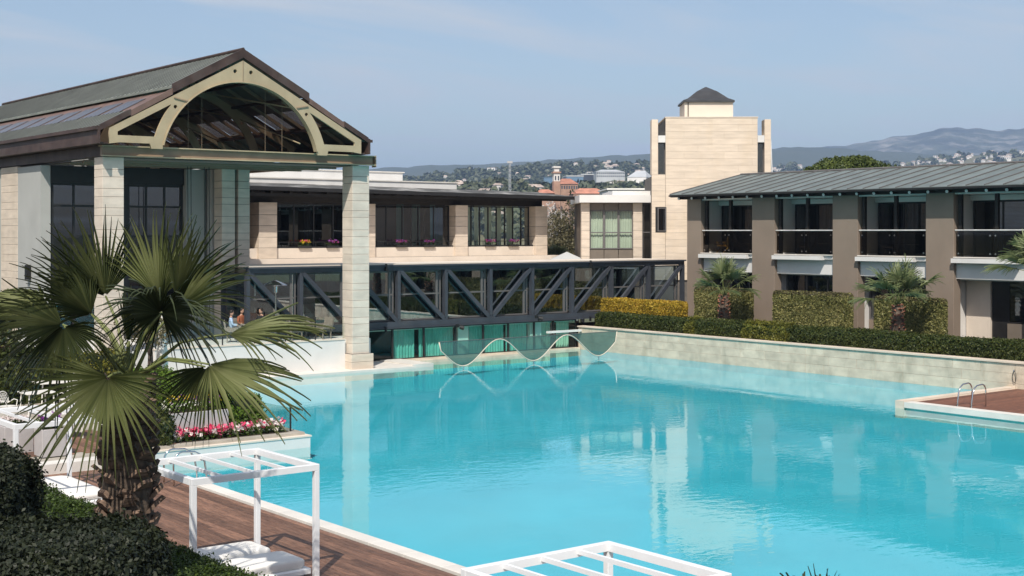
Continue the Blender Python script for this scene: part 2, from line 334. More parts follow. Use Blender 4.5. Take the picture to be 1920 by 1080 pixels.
# ------------------------------------------------------------------ mesh building
class MB:
    """collects boxes, prisms, tubes and sheets and links them as ONE mesh object"""
    def __init__(s): s.v = []; s.f = []
    def add(s, vs, fs):
        o = len(s.v); s.v += [tuple(v) for v in vs]; s.f += [tuple(i + o for i in f) for f in fs]; return s
    def box(s, a, b):
        x0, y0, z0 = a; x1, y1, z1 = b
        return s.add([(x0, y0, z0), (x1, y0, z0), (x1, y1, z0), (x0, y1, z0), (x0, y0, z1), (x1, y0, z1), (x1, y1, z1), (x0, y1, z1)],
                     [(0, 3, 2, 1), (4, 5, 6, 7), (0, 1, 5, 4), (1, 2, 6, 5), (2, 3, 7, 6), (3, 0, 4, 7)])
    def cham(s, a, b, c):                    # box with chamfered upright and top edges
        x0, y0, z0 = a; x1, y1, z1 = b
        ring = [(x0 + c, y0), (x1 - c, y0), (x1, y0 + c), (x1, y1 - c), (x1 - c, y1), (x0 + c, y1), (x0, y1 - c), (x0, y0 + c)]
        top = [(x0 + c, y0 + c), (x1 - c, y0 + c), (x1 - c, y0 + c), (x1 - c, y1 - c), (x1 - c, y1 - c), (x0 + c, y1 - c), (x0 + c, y1 - c), (x0 + c, y0 + c)]
        vs = [(x, y, z0) for x, y in ring] + [(x, y, z1 - c) for x, y in ring] + [(x0 + c, y0 + c, z1), (x1 - c, y0 + c, z1), (x1 - c, y1 - c, z1), (x0 + c, y1 - c, z1)]
        fs = [tuple(reversed(range(8)))] + [(i, (i + 1) % 8, 8 + (i + 1) % 8, 8 + i) for i in range(8)]
        fs += [(8, 9, 17, 16), (9, 10, 17), (10, 11, 18, 17), (11, 12, 18), (12, 13, 19, 18), (13, 14, 19), (14, 15, 16, 19), (15, 8, 16), (16, 17, 18, 19)]
        return s.add(vs, fs)
    def prism(s, poly, dirv):                # planar polygon swept along a vector
        n = len(poly); d = Vector(dirv); a = [Vector(p) for p in poly]
        vs = a + [p + d for p in a]
        fs = [tuple(range(n - 1, -1, -1)), tuple(range(n, 2 * n))] + [(i, (i + 1) % n, n + (i + 1) % n, n + i) for i in range(n)]
        return s.add(vs, fs)
    def beam(s, p, q, w, h, up=(0, 0, 1)):   # rectangular bar between two points
        p = Vector(p); q = Vector(q); d = (q - p).normalized(); u = Vector(up)
        if abs(d.dot(u)) > 0.98: u = Vector((1, 0, 0))
        r = d.cross(u).normalized() * (w / 2); u = r.cross(d).normalized() * (h / 2)
        return s.prism([p - r - u, p + r - u, p + r + u, p - r + u], q - p)
    def tube(s, pts, r, n=8, cap=True):
        pts = [Vector(p) for p in pts]; rs = r if isinstance(r, (list, tuple)) else [r] * len(pts)
        o = len(s.v); prev = None
        for i, p in enumerate(pts):
            d = (pts[min(i + 1, len(pts) - 1)] - pts[max(i - 1, 0)]).normalized()
            a = prev - d * prev.dot(d) if prev else d.orthogonal()
            a.normalize(); prev = a; b = d.cross(a)
            for k in range(n):
                t = 2 * math.pi * k / n
                s.v.append(tuple(p + (a * math.cos(t) + b * math.sin(t)) * rs[i]))
        for i in range(len(pts) - 1):
            for k in range(n):
                s.f.append((o + i * n + k, o + i * n + (k + 1) % n, o + (i + 1) * n + (k + 1) % n, o + (i + 1) * n + k))
        if cap:
            s.f.append(tuple(o + k for k in reversed(range(n)))); e = o + (len(pts) - 1) * n
            s.f.append(tuple(e + k for k in range(n)))
        return s
    def lathe(s, prof, n=20, c=(0, 0, 0)):   # profile (r, z) spun about the upright axis through c
        o = len(s.v)
        for r, z in prof:
            for k in range(n):
                t = 2 * math.pi * k / n
                s.v.append((c[0] + r * math.cos(t), c[1] + r * math.sin(t), c[2] + z))
        for i in range(len(prof) - 1):
            for k in range(n):
                s.f.append((o + i * n + k, o + i * n + (k + 1) % n, o + (i + 1) * n + (k + 1) % n, o + (i + 1) * n + k))
        return s
    def mesh(s, name, m, smooth=False):
        me = bpy.data.meshes.new(name); me.from_pydata(s.v, [], s.f); me.validate(); me.update()
        for x in (m if isinstance(m, (list, tuple)) else [m]): me.materials.append(M[x])
        if smooth: me.polygons.foreach_set('use_smooth', [True] * len(me.polygons))
        return me
    def build(s, name, m, parent=None, smooth=False):
        return link(name, s.mesh(name, m, smooth), parent)
def link(name, me, parent=None, loc=None, rz=0.0):
    o = bpy.data.objects.new(name, me); COL.objects.link(o)
    if parent: o.parent = parent
    if loc is not None: o.location = loc
    if rz: o.rotation_euler = (0, 0, rz)
    return o
def tag(o, label=None, cat=None, group=None, kind=None):
    if label: o['label'] = label
    if cat: o['category'] = cat
    if group: o['group'] = group
    if kind: o['kind'] = kind
    return o
def thing(name, label, cat, loc=(0, 0, 0), rz=0.0, group=None):
    o = link(name, None, None, loc, rz); o.empty_display_size = 0.3
    return tag(o, label, cat, group)
def B(name, a, b, m, parent=None): return MB().box(a, b).build(name, m, parent)
def copy_tree(o, parent=None):
    c = o.copy(); COL.objects.link(c); c.parent = parent
    for ch in list(o.children): copy_tree(ch, c)
    return c
def np_mesh(name, V, Q, m, mi=None, smooth=False):      # fast mesh out of numpy arrays, faces of equal size
    me = bpy.data.meshes.new(name); V = np.ascontiguousarray(V, dtype=np.float32); Q = np.ascontiguousarray(Q, dtype=np.int32)
    k = Q.shape[1]
    me.vertices.add(len(V)); me.vertices.foreach_set('co', V.ravel())
    me.loops.add(Q.size); me.loops.foreach_set('vertex_index', Q.ravel())
    me.polygons.add(len(Q)); me.polygons.foreach_set('loop_start', np.arange(0, Q.size, k, dtype=np.int32))
    for x in (m if isinstance(m, (list, tuple)) else [m]): me.materials.append(M[x])
    if mi is not None: me.polygons.foreach_set('material_index', np.asarray(mi, dtype=np.int32))
    me.update(calc_edges=True)
    if smooth: me.polygons.foreach_set('use_smooth', [True] * len(me.polygons))
    return me
def poly_holes(name, outer, holes, origin, ux, uy, thick, m, parent):
    """flat plate with openings: outlines in plate coordinates, swept by its thickness"""
    cu = bpy.data.curves.new(name, 'CURVE'); cu.dimensions = '2D'; cu.fill_mode = 'BOTH'; cu.extrude = thick / 2
    for poly in [outer] + holes:
        sp = cu.splines.new('POLY'); sp.points.add(len(poly) - 1); sp.use_cyclic_u = True
        for p, (x, y) in zip(sp.points, poly): p.co = (x, y, 0, 1)
    tmp = bpy.data.objects.new('tmp', cu); COL.objects.link(tmp)
    bpy.context.view_layer.update()
    me = bpy.data.meshes.new_from_object(tmp.evaluated_get(bpy.context.evaluated_depsgraph_get()))
    bpy.data.objects.remove(tmp); bpy.data.curves.remove(cu)
    ux = Vector(ux); uy = Vector(uy); uz = ux.cross(uy)
    me.transform(Matrix(((ux.x, uy.x, uz.x, origin[0]), (ux.y, uy.y, uz.y, origin[1]), (ux.z, uy.z, uz.z, origin[2]), (0, 0, 0, 1))))
    me.materials.clear(); me.materials.append(M[m]); me.name = name
    return link(name, me, parent)
BLOCKS = {}
def block(name, size, m, parent, loc, c=0.008):        # a dressed stone / board: shared mesh per size, centred on its base
    key = (name, tuple(round(x, 3) for x in size), m)
    if key not in BLOCKS:
        BLOCKS[key] = MB().cham((-size[0] / 2, -size[1] / 2, 0), (size[0] / 2, size[1] / 2, size[2]), c).mesh(name, m)
    return link(name, BLOCKS[key], parent, loc)

# ------------------------------------------------------------------ foliage
def leaf_quads(P, N, size, spread=0.7, aspect=0.55):
    """one rhombic leaf at every point P, roughly facing N"""
    n = len(P)
    Nn = N + RNG.normal(0, spread, (n, 3)); Nn /= np.linalg.norm(Nn, axis=1, keepdims=True) + 1e-9
    T = np.cross(Nn, RNG.normal(0, 1, (n, 3))); T /= np.linalg.norm(T, axis=1, keepdims=True) + 1e-9
    Bt = np.cross(Nn, T)
    L = size * RNG.uniform(0.65, 1.35, (n, 1))
    V = np.stack([P - T * L * 0.5, P + Bt * L * aspect * 0.5 - T * L * 0.02 + Nn * L * 0.06, P + T * L * 0.5, P - Bt * L * aspect * 0.5 - T * L * 0.02 + Nn * L * 0.06], 1).reshape(-1, 3)
    return V, np.arange(n * 4).reshape(n, 4)
def lump(P, s, seed=0):                                  # cheap smooth 3-D wobble
    r = np.random.default_rng(seed); out = np.zeros(len(P))
    for k in range(5):
        w = r.normal(0, 1, 3) * s * (1 + 0.5 * k); out += np.sin(P @ w + r.uniform(0, 6.28)) / (1 + 0.4 * k)
    return out / 3
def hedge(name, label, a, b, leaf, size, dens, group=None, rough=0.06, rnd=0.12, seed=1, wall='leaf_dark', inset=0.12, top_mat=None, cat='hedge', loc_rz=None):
    """clipped box hedge: a twiggy heart and a coat of leaves over every face"""
    a = np.array(a, float); b = np.array(b, float); d = b - a
    t = thing(name, label, cat, ((a[0] + b[0]) / 2, (a[1] + b[1]) / 2, a[2]), 0, group)
    c0 = np.array([(a[0] + b[0]) / 2, (a[1] + b[1]) / 2, a[2]])
    areas = [d[1] * d[2], d[1] * d[2], d[0] * d[2], d[0] * d[2], d[0] * d[1]]
    Ps, Ns = [], []
    for i, A in enumerate(areas):
        n = int(A * dens); u = RNG.uniform(0, 1, (n, 3)); nn = np.zeros((n, 3))
        if i < 2: u[:, 0] = i; nn[:, 0] = (-1, 1)[i]
        elif i < 4: u[:, 1] = i - 2; nn[:, 1] = (-1, 1)[i - 2]
        else: u[:, 2] = 1; nn[:, 2] = 1
        Ps.append(a + u * d); Ns.append(nn)
    P = np.concatenate(Ps); N = np.concatenate(Ns)
    # round the edges: pull corners in
    q = np.abs((P - (a + b) / 2) / (d / 2)); q[:, 2] = np.clip((P[:, 2] - a[2]) / d[2], 0, 1)
    e = np.clip(q - (1 - rnd / (d / 2)), 0, None) * (d / 2)
    pull = np.sqrt((e ** 2).sum(1)); pull = np.clip(pull - rnd * 0.92, 0, None)
    cdir = (P - (a + b) / 2); cdir /= np.linalg.norm(cdir, axis=1, keepdims=True)
    P = P - cdir * pull[:, None] * 1.3
    P = P + N * (lump(P, 2.4, seed) * rough * 1.2 + lump(P, 9, seed + 1) * rough + RNG.normal(-0.3, 0.6, len(P)) * rough)[:, None]
    V, Q = leaf_quads(P - c0, N, size)
    mi = None; mats = leaf
    if top_mat:
        mats = [leaf, top_mat]; mi = ((P[:, 2] > b[2] - 0.13) & (RNG.random(len(P)) < 0.7)).astype(int)
    link('foliage', np_mesh('foliage', V, Q, mats, mi), t)
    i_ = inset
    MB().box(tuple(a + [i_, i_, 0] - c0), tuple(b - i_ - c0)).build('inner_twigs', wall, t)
    return t
def crown(parent, clumps, leaf, size, per, name='crown', spread=1.2, flat=1.0):
    Ps = []; Ns = []
    for (c, r) in clumps:
        n = int(per * r * r); g = RNG.normal(0, 1, (n, 3)); g /= np.linalg.norm(g, axis=1, keepdims=True)
        rad = r * RNG.uniform(0.55, 1.05, (n, 1)); p = g * rad; p[:, 2] *= flat
        Ps.append(np.array(c) + p); Ns.append(g)
    V, Q = leaf_quads(np.concatenate(Ps), np.concatenate(Ns), size, spread)
    return link(name, np_mesh(name, V, Q, leaf), parent)
def trunk_mesh(parent, h, r, limbs, mat_='bark', name='trunk', lean=(0, 0)):
    m = MB(); k = 6
    pts = [(lean[0] * (i / k) ** 2 + random.uniform(-.02, .02) * h * 0.3, lean[1] * (i / k) ** 2, h * i / k) for i in range(k + 1)]
    m.tube(pts, [r * (1.25 if i == 0 else 1 - 0.55 * i / k) for i in range(k + 1)], 9)
    for e in limbs:
        s = Vector(pts[random.randint(3, k)]); e = Vector(e); mid = s.lerp(e, 0.5) + Vector((0, 0, 0.08 * (e - s).length))
        m.tube([s, mid, e], [r * 0.42, r * 0.26, r * 0.08], 6)
    return m.build(name, mat_, parent, True)
def tree(name, label, base, h, cr, leaf, size, nclump=26, per=260, flat=0.8, group=None, bark='bark', trunk_r=0.18, low=0.35, shape='round', cat='tree'):
    t = thing(name, label, cat, base, 0, group)
    cl = []; limbs = []
    for i in range(nclump):
        if shape == 'cone':
            u = random.random() ** 0.7; z = h * (low + (1 - low) * (1 - u)); rr = cr * u * random.uniform(0.55, 1.0); th = random.uniform(0, 6.283)
            c = (rr * math.cos(th), rr * math.sin(th), z); r = cr * (0.16 + 0.30 * u)
        elif shape == 'umbrella':
            th = random.uniform(0, 6.283); rr = cr * math.sqrt(random.random()); z = h * (0.80 + 0.17 * (1 - (rr / cr) ** 2)) + random.uniform(-.2, .2)
            c = (rr * math.cos(th), rr * math.sin(th), z); r = cr * random.uniform(0.13, 0.24)
        else:
            g = Vector((random.gauss(0, 1), random.gauss(0, 1), random.gauss(0, 1))).normalized() * random.uniform(0.35, 1)
            c = (g.x * cr * 0.8, g.y * cr * 0.8, h * (low + (1 - low) / 2) + g.z * h * (1 - low) / 2 * 0.85); r = cr * random.uniform(0.22, 0.42)
        cl.append((c, r))
        if i % 3 == 0: limbs.append(c)
    trunk_mesh(t, h * (0.9 if shape == 'cone' else 0.6), trunk_r, limbs if shape != 'cone' else limbs[:3], bark)
    crown(t, cl, leaf, size, per, flat=flat)
    return t
def flowers(parent, name, a, b, petal, leaf, n, size, leaf_n, leaf_size, h):
    """a bed or box of flowers between two corners: leaves below, flower heads of a few petals above"""
    a = np.array(a); b = np.array(b)
    P = a + RNG.uniform(0, 1, (leaf_n, 3)) * (b - a); P[:, 2] = a[2] + RNG.uniform(0, 1, leaf_n) ** 0.8 * h * 0.85
    N = RNG.normal(0, 1, (leaf_n, 3)); N[:, 2] = np.abs(N[:, 2]) + .3
    V, Q = leaf_quads(P, N, leaf_size, 0.5)
    f = link('leaves', np_mesh('leaves', V, Q, leaf), parent); f['kind'] = 'stuff'
    C = a + RNG.uniform(0.03, 0.97, (n, 3)) * (b - a); C[:, 2] = a[2] + h * RNG.uniform(0.7, 1.15, n)
    k = 7
    P = np.repeat(C, k, 0) + RNG.normal(0, size * 0.30, (n * k, 3)); N = np.zeros((n * k, 3)); N[:, 2] = 1
    V, Q = leaf_quads(P, N, size * 0.75, 0.8, 0.9)
    pm = petal if isinstance(petal, list) else [petal]
    mi = np.repeat(RNG.choice(len(pm), n, p=None), k)
    g = link(name, np_mesh(name, V, Q, pm, mi), parent); g['kind'] = 'stuff'

def fan_blade(hub, axis, nrm, L, nleaf=46, arc=300, droop=0.30, fold=0.02, w=1.0, sag=0.0, seed=0):
    """fan leaf of a palm: folded segments joined near the hub, free and drooping towards their tips; returns verts, faces"""
    r_ = random.Random(seed)
    ax = Vector(axis).normalized(); nr = Vector(nrm); nr = (nr - ax * nr.dot(ax)).normalized(); sd = nr.cross(ax)
    Vs = []; Fs = []
    st = [0.03, 0.22, 0.42, 0.60, 0.80, 0.93, 1.0]
    dth = math.radians(arc) / (nleaf - 1)
    for i in range(nleaf):
        t = -math.radians(arc) / 2 + dth * i
        u = abs(t) / (math.radians(arc) / 2)
        ll = L * (1.0 - 0.32 * u ** 2) * r_.uniform(0.90, 1.06)
        d = ax * math.cos(t) + sd * math.sin(t)
        d = (d + nr * (0.16 * (1 - u) + 0.10 * u)).normalized()    # shallow cup
        dj = (d + nr * r_.uniform(-.16, .16) + nr.cross(d) * r_.uniform(-.05, .05)).normalized()
        side = nr.cross(d).normalized()
        o = len(Vs); bend = droop * r_.uniform(0.3, 2.1) + r_.uniform(0, .07); tw = r_.uniform(-.6, .6)
        for j, s in enumerate(st):
            rr = s * ll
            if s <= 0.42: hw = rr * math.tan(dth / 2) * 1.02
            else: hw = 0.42 * ll * math.tan(dth / 2) * 1.02 * ((1 - s) / 0.58) ** 0.95 + 0.0015
            hw *= w
            free = max(0.0, s - 0.36) / 0.64
            p = Vector(hub) + d.lerp(dj, free) * rr + Vector((0, 0, -1)) * (bend * ll * free ** 2 + sag * rr * s)
            sv = (side + nr * tw * free).normalized()
            Vs += [p - sv * hw, p + nr * (-fold - 0.95 * hw), p + sv * hw]
        for j in range(len(st) - 1):
            a = o + j * 3
            Fs += [(a, a + 1, a + 4, a + 3), (a + 1, a + 2, a + 5, a + 4)]
    return Vs, Fs
def frond(parent, root, hub, axis, nrm, L, leaf='palm_leaf', stem_r=0.018, seed=0, arch=0.10, **k):
    root = Vector(root); hub = Vector(hub)
    f = MB(); v, fa = fan_blade(hub, axis, nrm, L, seed=seed, **k); f.add(v, fa)
    o = f.build('frond', leaf, parent)
    mid = root.lerp(hub, 0.5) + Vector((0, 0, arch * (hub - root).length))
    q = [root.lerp(mid, .5) + (mid - root.lerp(hub, .5)) * 0.25]
    MB().tube([root, root.lerp(mid, .55), mid, mid.lerp(hub, .55) + Vector((0, 0, .1 * arch)), hub], [stem_r * 1.9, stem_r * 1.4, stem_r * 1.1, stem_r, stem_r * 0.7], 6).build('stalk', 'petiole', o, True)
    return o
def palm_trunk(parent, h, r, boots, mat_core='trunk_bark', mat_boot='trunk_boot', br=0.10, taper=0.85, seed=0):
    r_ = random.Random(seed)
    MB().tube([(0, 0, -0.1), (0, 0, h * .3), (0, 0, h * .7), (0, 0, h)], [r * 1.08, r, r * (1 + taper) / 2, r * taper], 14).build('trunk', mat_core, parent, True)
    m = MB(); ga = 2.39996
    for i in range(boots):
        z = h * (i + 0.5) / boots + r_.uniform(-.04, .04); th = i * ga + r_.uniform(-.35, .35)
        rr = r * (1 - (1 - taper) * z / h) * 0.97
        o = Vector((math.cos(th), math.sin(th), 0)); s = Vector((-math.sin(th), math.cos(th), 0)); up = Vector((0, 0, 1))
        w = br * r_.uniform(.75, 1.2); ln = br * r_.uniform(1.0, 1.6); out = r_.uniform(0.3, 0.75); s = (s + up * r_.uniform(-.35, .35)).normalized()
        p = o * rr + up * z; tip = p + up * ln * 0.8 + o * ln * out
        th_ = 0.02 + br * 0.30
        m.add([p - s * w - o * .03, p + s * w - o * .03, p + s * w * .9 + o * th_ + up * .02, p - s * w * .9 + o * th_ + up * .02,
               tip - s * w * .5, tip + s * w * .5, tip + s * w * .42 + o * th_ * .8 - up * th_ * .5, tip - s * w * .42 + o * th_ * .8 - up * th_ * .5],
              [(0, 3, 2, 1), (4, 5, 6, 7), (0, 1, 5, 4), (1, 2, 6, 5), (2, 3, 7, 6), (3, 0, 4, 7)])
    m.build('leaf_stubs', mat_boot, parent)['kind'] = 'stuff'
#@@STRUCT
# ================================================================== THE SETTING
def struct(name, mb, m, parent=None): return tag(mb.build(name, m, parent), kind='structure') if not parent else mb.build(name, m, parent)
GZ = -1.7
struct('ground', MB().add([(-3000, -3000, GZ), (13500, -3000, GZ), (13500, 13500, GZ), (-3000, 13500, GZ)], [(0, 1, 2, 3)]), 'ground_earth')
# pool: basin, water
struct('pool_basin', MB().box((14.2, -12, -1.6), (47.6, 55, -0.34)), 'pool_tile')
struct('pool_water', MB().add([(14.43, -12, 0), (47.25, -12, 0), (47.25, 54.35, 0), (14.43, 54.35, 0)], [(0, 1, 2, 3)]), 'pool_water_surface')
# near poolside: soil bed, timber deck, coping
struct('garden_bed', MB().box((-12, -12, GZ), (8.85, 33.3, 0.16)), 'soil')
deck = struct('timber_deck', MB().box((8.85, -12, GZ), (13.86, 33.3, 0.205)), 'joint')
PW, PL = 0.145, 4.2
row = 0; x = 8.93
while x + PW / 2 < 13.86:
    y = 5.0 - (row * 1.37) % PL
    while y < 33.2:
        y0 = max(y, 4.5); y1 = min(y + PL, 33.25)
        if y1 - y0 > 0.3: block('plank', (PW - 0.008, round(y1 - y0 - 0.006, 2), 0.045), 'deck_wood', deck, (x, (y0 + y1) / 2, 0.205), 0.004)
        y += PL
    x += PW; row += 1
edge = struct('pool_coping', MB().box((13.86, -12, GZ), (14.19, 34.6, 0.22)).box((14.19, -12, -1.3), (14.425, 34.6, 0.10)), 'coping_grey')
y = -11.5
while y < 34.2:
    block('coping_stone', (0.34, 1.19, 0.06), 'coping_white', edge, (14.03, y + 0.6, 0.22)); y += 1.2
# left garden terrace with the cafe tables: raised floor behind a cream kerb, ending at the pool
lt = struct('cafe_terrace', MB().prism([(-10, 33.3, GZ), (14.2, 33.3, GZ), (14.2, 34.62, GZ), (19.55, 34.62, GZ), (19.6, 37.6, GZ), (20.4, 41.0, GZ), (22.4, 47.2, GZ), (22.6, 52.4, GZ), (-10, 52.4, GZ)], (0, 0, 0.42 - GZ)), 'paving')
struct('kerb', MB().box((2, 33.22, 0.1), (14.2, 33.36, 0.50)), 'coping_white', lt)
struct('kerb', MB().box((14.43, 34.42, -1.3), (19.62, 34.61, 0.30)), 'render_white', lt)
struct('kerb_stone', MB().box((14.43, 34.40, 0.302), (19.66, 34.90, 0.345)).box((19.2, 34.9, 0.302), (19.66, 37.6, 0.345)), 'render_cream', lt)
x = 9.0
while x < 14.0:
    block('paving_slab', (0.88, 0.62, 0.03), 'coping_white', lt, (x + .45, 33.72, 0.422)); x += 0.9
# brown cafe floor boards between the planters
x = 10.5
k = 0
while x < 15.6:
    block('floor_board', (0.27, 3.6, 0.03), 'deck_wood', lt, (x, 36.6 + (k % 2) * .3, 0.422)); x += 0.28; k += 1

# right bank: wooden deck, garden terrace
rd = struct('pool_deck', MB().box((40.42, -12, -1.3), (47.27, 29.05, 0.18)), 'coping_white')
m = MB(); y = -6.0
while y < 28.9:
    m.box((40.72, y, 0.182), (47.2, y + 0.138, 0.215)); y += 0.145
tag(m.build('planks', 'deck_wood_far', rd), kind='stuff')
struct('deck_kerb', MB().box((40.25, 29.05, -1.3), (47.27, 29.4, 0.27)), 'stone_cream', rd)
struct('deck_nosing', MB().box((40.26, -12, 0.04), (40.71, 29.04, 0.235)), 'coping_white', rd)
struct('garden_terrace', MB().box((47.62, -12, GZ), (78, 57, 1.18)), 'soil')
# far poolside ledges
struct('pool_ledge', MB().box((22.6, 51.25, -1.3), (34.7, 54.3, 0.10)).box((34.7, 51.55, -1.3), (35.85, 54.3, 0.16)), 'coping_white')
struct('pool_step', MB().box((35.86, 53.2, -1.3), (44.2, 54.3, 0.12)), 'stone_wet')

# retaining wall along the pool, of big sawn slabs under a coping
rw = thing('retaining_wall', 'long cream stone retaining wall stained at the waterline right of the pool', 'wall', (47.3, 42, 0))
MB().box((47.32 - 47.3, -54, -1.3), (47.6 - 47.3, 12.6, 1.16)).build('wall_core', 'joint', rw)
zc = [(-0.34, -0.01), (-0.01, 0.40), (0.40, 0.78), (0.78, 1.155)]
for i, (z0, z1) in enumerate(zc):
    y = 54.55; k = 0
    while y > 22:
        L = [1.25, 1.5, 1.0, 1.35][(k + i * 2) % 4]
        pr_ = [0, 0.003, 0.006, 0.002][(k * 3 + i) % 4]
        block('stone_slab', (0.06 + 2 * pr_, L - 0.008, round(z1 - z0 - 0.008, 3)), 'pool_tile' if i == 0 else 'stone_wet', rw, (0.0, y - L / 2 - 42, z0), 0.005)
        y -= L; k += 1
y = 54.6
while y > 20:
    block('coping_stone', (0.46, 1.79, 0.07), 'stone_cream', rw, (0.14, y - .9 - 42, 1.166), 0.006); y -= 1.8

# hills, far to near. each is a real ridge: its crest line is read from the picture at the distance given
def ridge(name, prof, dist, width, m, nz=0.0, nu=150, nv=14, seed=0):
    r_ = np.random.default_rng(seed); xs = [p[0] for p in prof]; ys = [p[1] for p in prof]
    V = []; 
    us = np.linspace(xs[0], xs[-1], nu); crest = np.interp(us, xs, ys)
    ph = r_.uniform(0, 6.28, 12); fr = r_.uniform(0.01, 0.12, 12)
    wob = sum(np.sin(us * f_ + p) / (1 + i * .3) for i, (f_, p) in enumerate(zip(fr, ph)))
    wob2 = [sum(np.sin(us * f_ * 1.7 + p * (j + 1)) for f_, p in zip(fr, ph)) for j in range(nv)]
    for j in range(nv):
        v = j / (nv - 1)
        if v <= 0.6: sh = (v / 0.6) ** 0.75
        else: sh = 1 - ((v - 0.6) / 0.4) ** 1.5
        for i, u in enumerate(us):
            r = ray(u); d = dist + (v - 0.6) * width
            top = HC + (HY - crest[i]) / F * dist + nz * wob[i] * 0.3
            z = GZ - 2 + (top - GZ + 2) * sh + (nz * wob2[j][i] * 0.22 if 0 < j < nv - 1 else 0) * (1 if v < 0.55 else 0.4)
            V.append((r[0] * d, r[1] * d, z))
    Q = [(j * nu + i, j * nu + i + 1, (j + 1) * nu + i + 1, (j + 1) * nu + i) for j in range(nv - 1) for i in range(nu - 1)]
    return tag(link(name, np_mesh(name, V, Q, m, smooth=True)), kind='structure')
ridge('mountain', [(1200, 330), (1400, 300), (1560, 274), (1640, 263), (1700, 253), (1760, 242), (1800, 237), (1840, 241), (1880, 244), (1920, 238), (2000, 232), (2150, 246), (2400, 290), (2700, 330)], 6000, 3400, 'mountain', 8, 260, 34, 3)
ridge('far_hills', [(-700, 352), (-200, 338), (300, 330), (560, 322), (640, 316), (720, 313), (820, 308), (900, 306), (1000, 300), (1080, 294), (1150, 290), (1220, 286), (1330, 283), (1450, 277), (1500, 272), (1570, 276), (1640, 281), (1720, 284), (1800, 288), (1900, 286), (2000, 288), (2400, 292), (2800, 320)], 4300, 2400, 'hill_far', 4, 240, 20, 5)
ridge('town_hill', [(1250, 345), (1400, 318), (1480, 312), (1600, 312), (1700, 306), (1760, 294), (1840, 288), (1920, 282), (2050, 276), (2200, 284), (2500, 330)], 2900, 900, 'hill_green', 3, 120, 14, 6)
ridge('wooded_hill', [(-500, 372), (200, 352), (560, 342), (760, 335), (830, 329), (900, 322), (980, 315), (1060, 311), (1110, 307), (1180, 309), (1260, 312), (1400, 328), (1600, 345)], 2200, 900, 'hill_green', 3, 140, 16, 8)
ridge('near_rise', [(-300, 395), (500, 372), (800, 354), (900, 348), (1000, 350), (1100, 352), (1200, 349), (1330, 346), (1500, 365), (1800, 385)], 1000, 420, 'hill_green', 1.2, 100, 10, 9)
#@@BUILD
# ================================================================== BUILDINGS
def stone_pier(parent, name, x0, y0, x1, y1, z0, z1, courses, m, core_in=0.03, plinth=None):
    """a square pier: dark core, one stone per course"""
    p = B(name, (x0 + core_in, y0 + core_in, z0), (x1 - core_in, y1 - core_in, z1 - .01), 'joint', parent)
    z = z0; i = 0
    while z < z1 - 0.02:
        h = min(courses[i % len(courses)], z1 - z)
        if z1 - z - h < 0.12: h = z1 - z
        block('stone_block', (round(x1 - x0, 3), round(y1 - y0, 3), round(h - 0.016, 3)), m, p, ((x0 + x1) / 2, (y0 + y1) / 2, z), 0.01)
        z += h; i += 1
    return p
def window(parent, o, ux, w, h, nx, ny, fw, frame, glass, name='window', depth=0.06, rows=None):
    """frame with nx by ny panes in the upright plane through o along ux"""
    o = Vector(o); ux = Vector(ux).normalized(); uz = Vector((0, 0, 1)); n = ux.cross(uz)
    xs = [w * i / nx for i in range(nx + 1)]; zs = rows if rows else [h * j / ny for j in range(ny + 1)]
    f = MB()
    for x_ in xs:
        c = min(max(x_, fw / 2), w - fw / 2); f.beam(o + ux * c, o + ux * c + uz * h, fw, depth, n)
    for z_ in zs:
        c = min(max(z_, fw / 2), h - fw / 2)
        for i in range(nx): f.beam(o + ux * (xs[i] + fw / 2) + uz * c, o + ux * (xs[i + 1] - fw / 2) + uz * c, depth * 0.92, fw * .96, (0, 0, 1))
    wd = f.build(name, frame, parent)
    for i in range(nx):
        for j in range(len(zs) - 1):
            a = o + ux * xs[i] + uz * zs[j]; b = o + ux * xs[i + 1] + uz * zs[j + 1]
            q = MB().add([a, a + ux * (xs[i + 1] - xs[i]), b, b - ux * (xs[i + 1] - xs[i])], [(0, 1, 2, 3)])
            q.build('pane', glass, wd)
    return wd
def curtain(parent, o, ux, w, h, m, amp=0.05, wave=0.16, name='curtain'):
    o = Vector(o); ux = Vector(ux).normalized(); n = ux.cross(Vector((0, 0, 1)))
    k = max(8, int(w / wave * 6)); V = []
    ph = random.uniform(0, 6)
    for i in range(k + 1):
        s = w * i / k; a = amp * (math.sin(2 * math.pi * s / wave + ph) + .4 * math.sin(2 * math.pi * s / wave / 2.3 + 1))
        V += [o + ux * s + n * a, o + ux * s + n * a * .7 + Vector((0, 0, h))]
    return MB().add(V, [(2 * i, 2 * i + 2, 2 * i + 3, 2 * i + 1) for i in range(k)]).build(name, m, parent, True)

# ---- pavilion: tall stone columns, stepped copper roof, arched steel gable
pv = thing('entrance_pavilion', 'tall open pavilion with stepped copper roof and beige arched gable on stone columns', 'pavilion', (26, 58, 0))
pvo = Vector((26, 58, 0))
class PV:                                    # parts are given in world coordinates and shifted to the pavilion's base
    pass
def pvfix():
    for ch in pv.children: ch.location = Vector(ch.location) - pvo
CRS = [0.46, 0.30, 0.56, 0.30, 0.44, 0.32]
for (cx_, cy_) in ((20.3, 51.9), (31.72, 51.9)):
    stone_pier(pv, 'column', cx_, cy_, cx_ + 0.87, cy_ + 0.87, 0.78, 9.17, CRS, 'stone_pale')
    stone_pier(pv, 'column_base', cx_ - 0.14, cy_ - 0.14, cx_ + 1.01, cy_ + 1.01, 0.08, 0.78, [0.35], 'stone_cream')
stone_pier(pv, 'column', 20.3, 62.0, 21.15, 64.3, 0.42, 9.17, CRS, 'stone_cream')
stone_pier(pv, 'column', 27.9, 57.0, 28.55, 57.8, 1.4, 9.1, CRS, 'stone_pale')
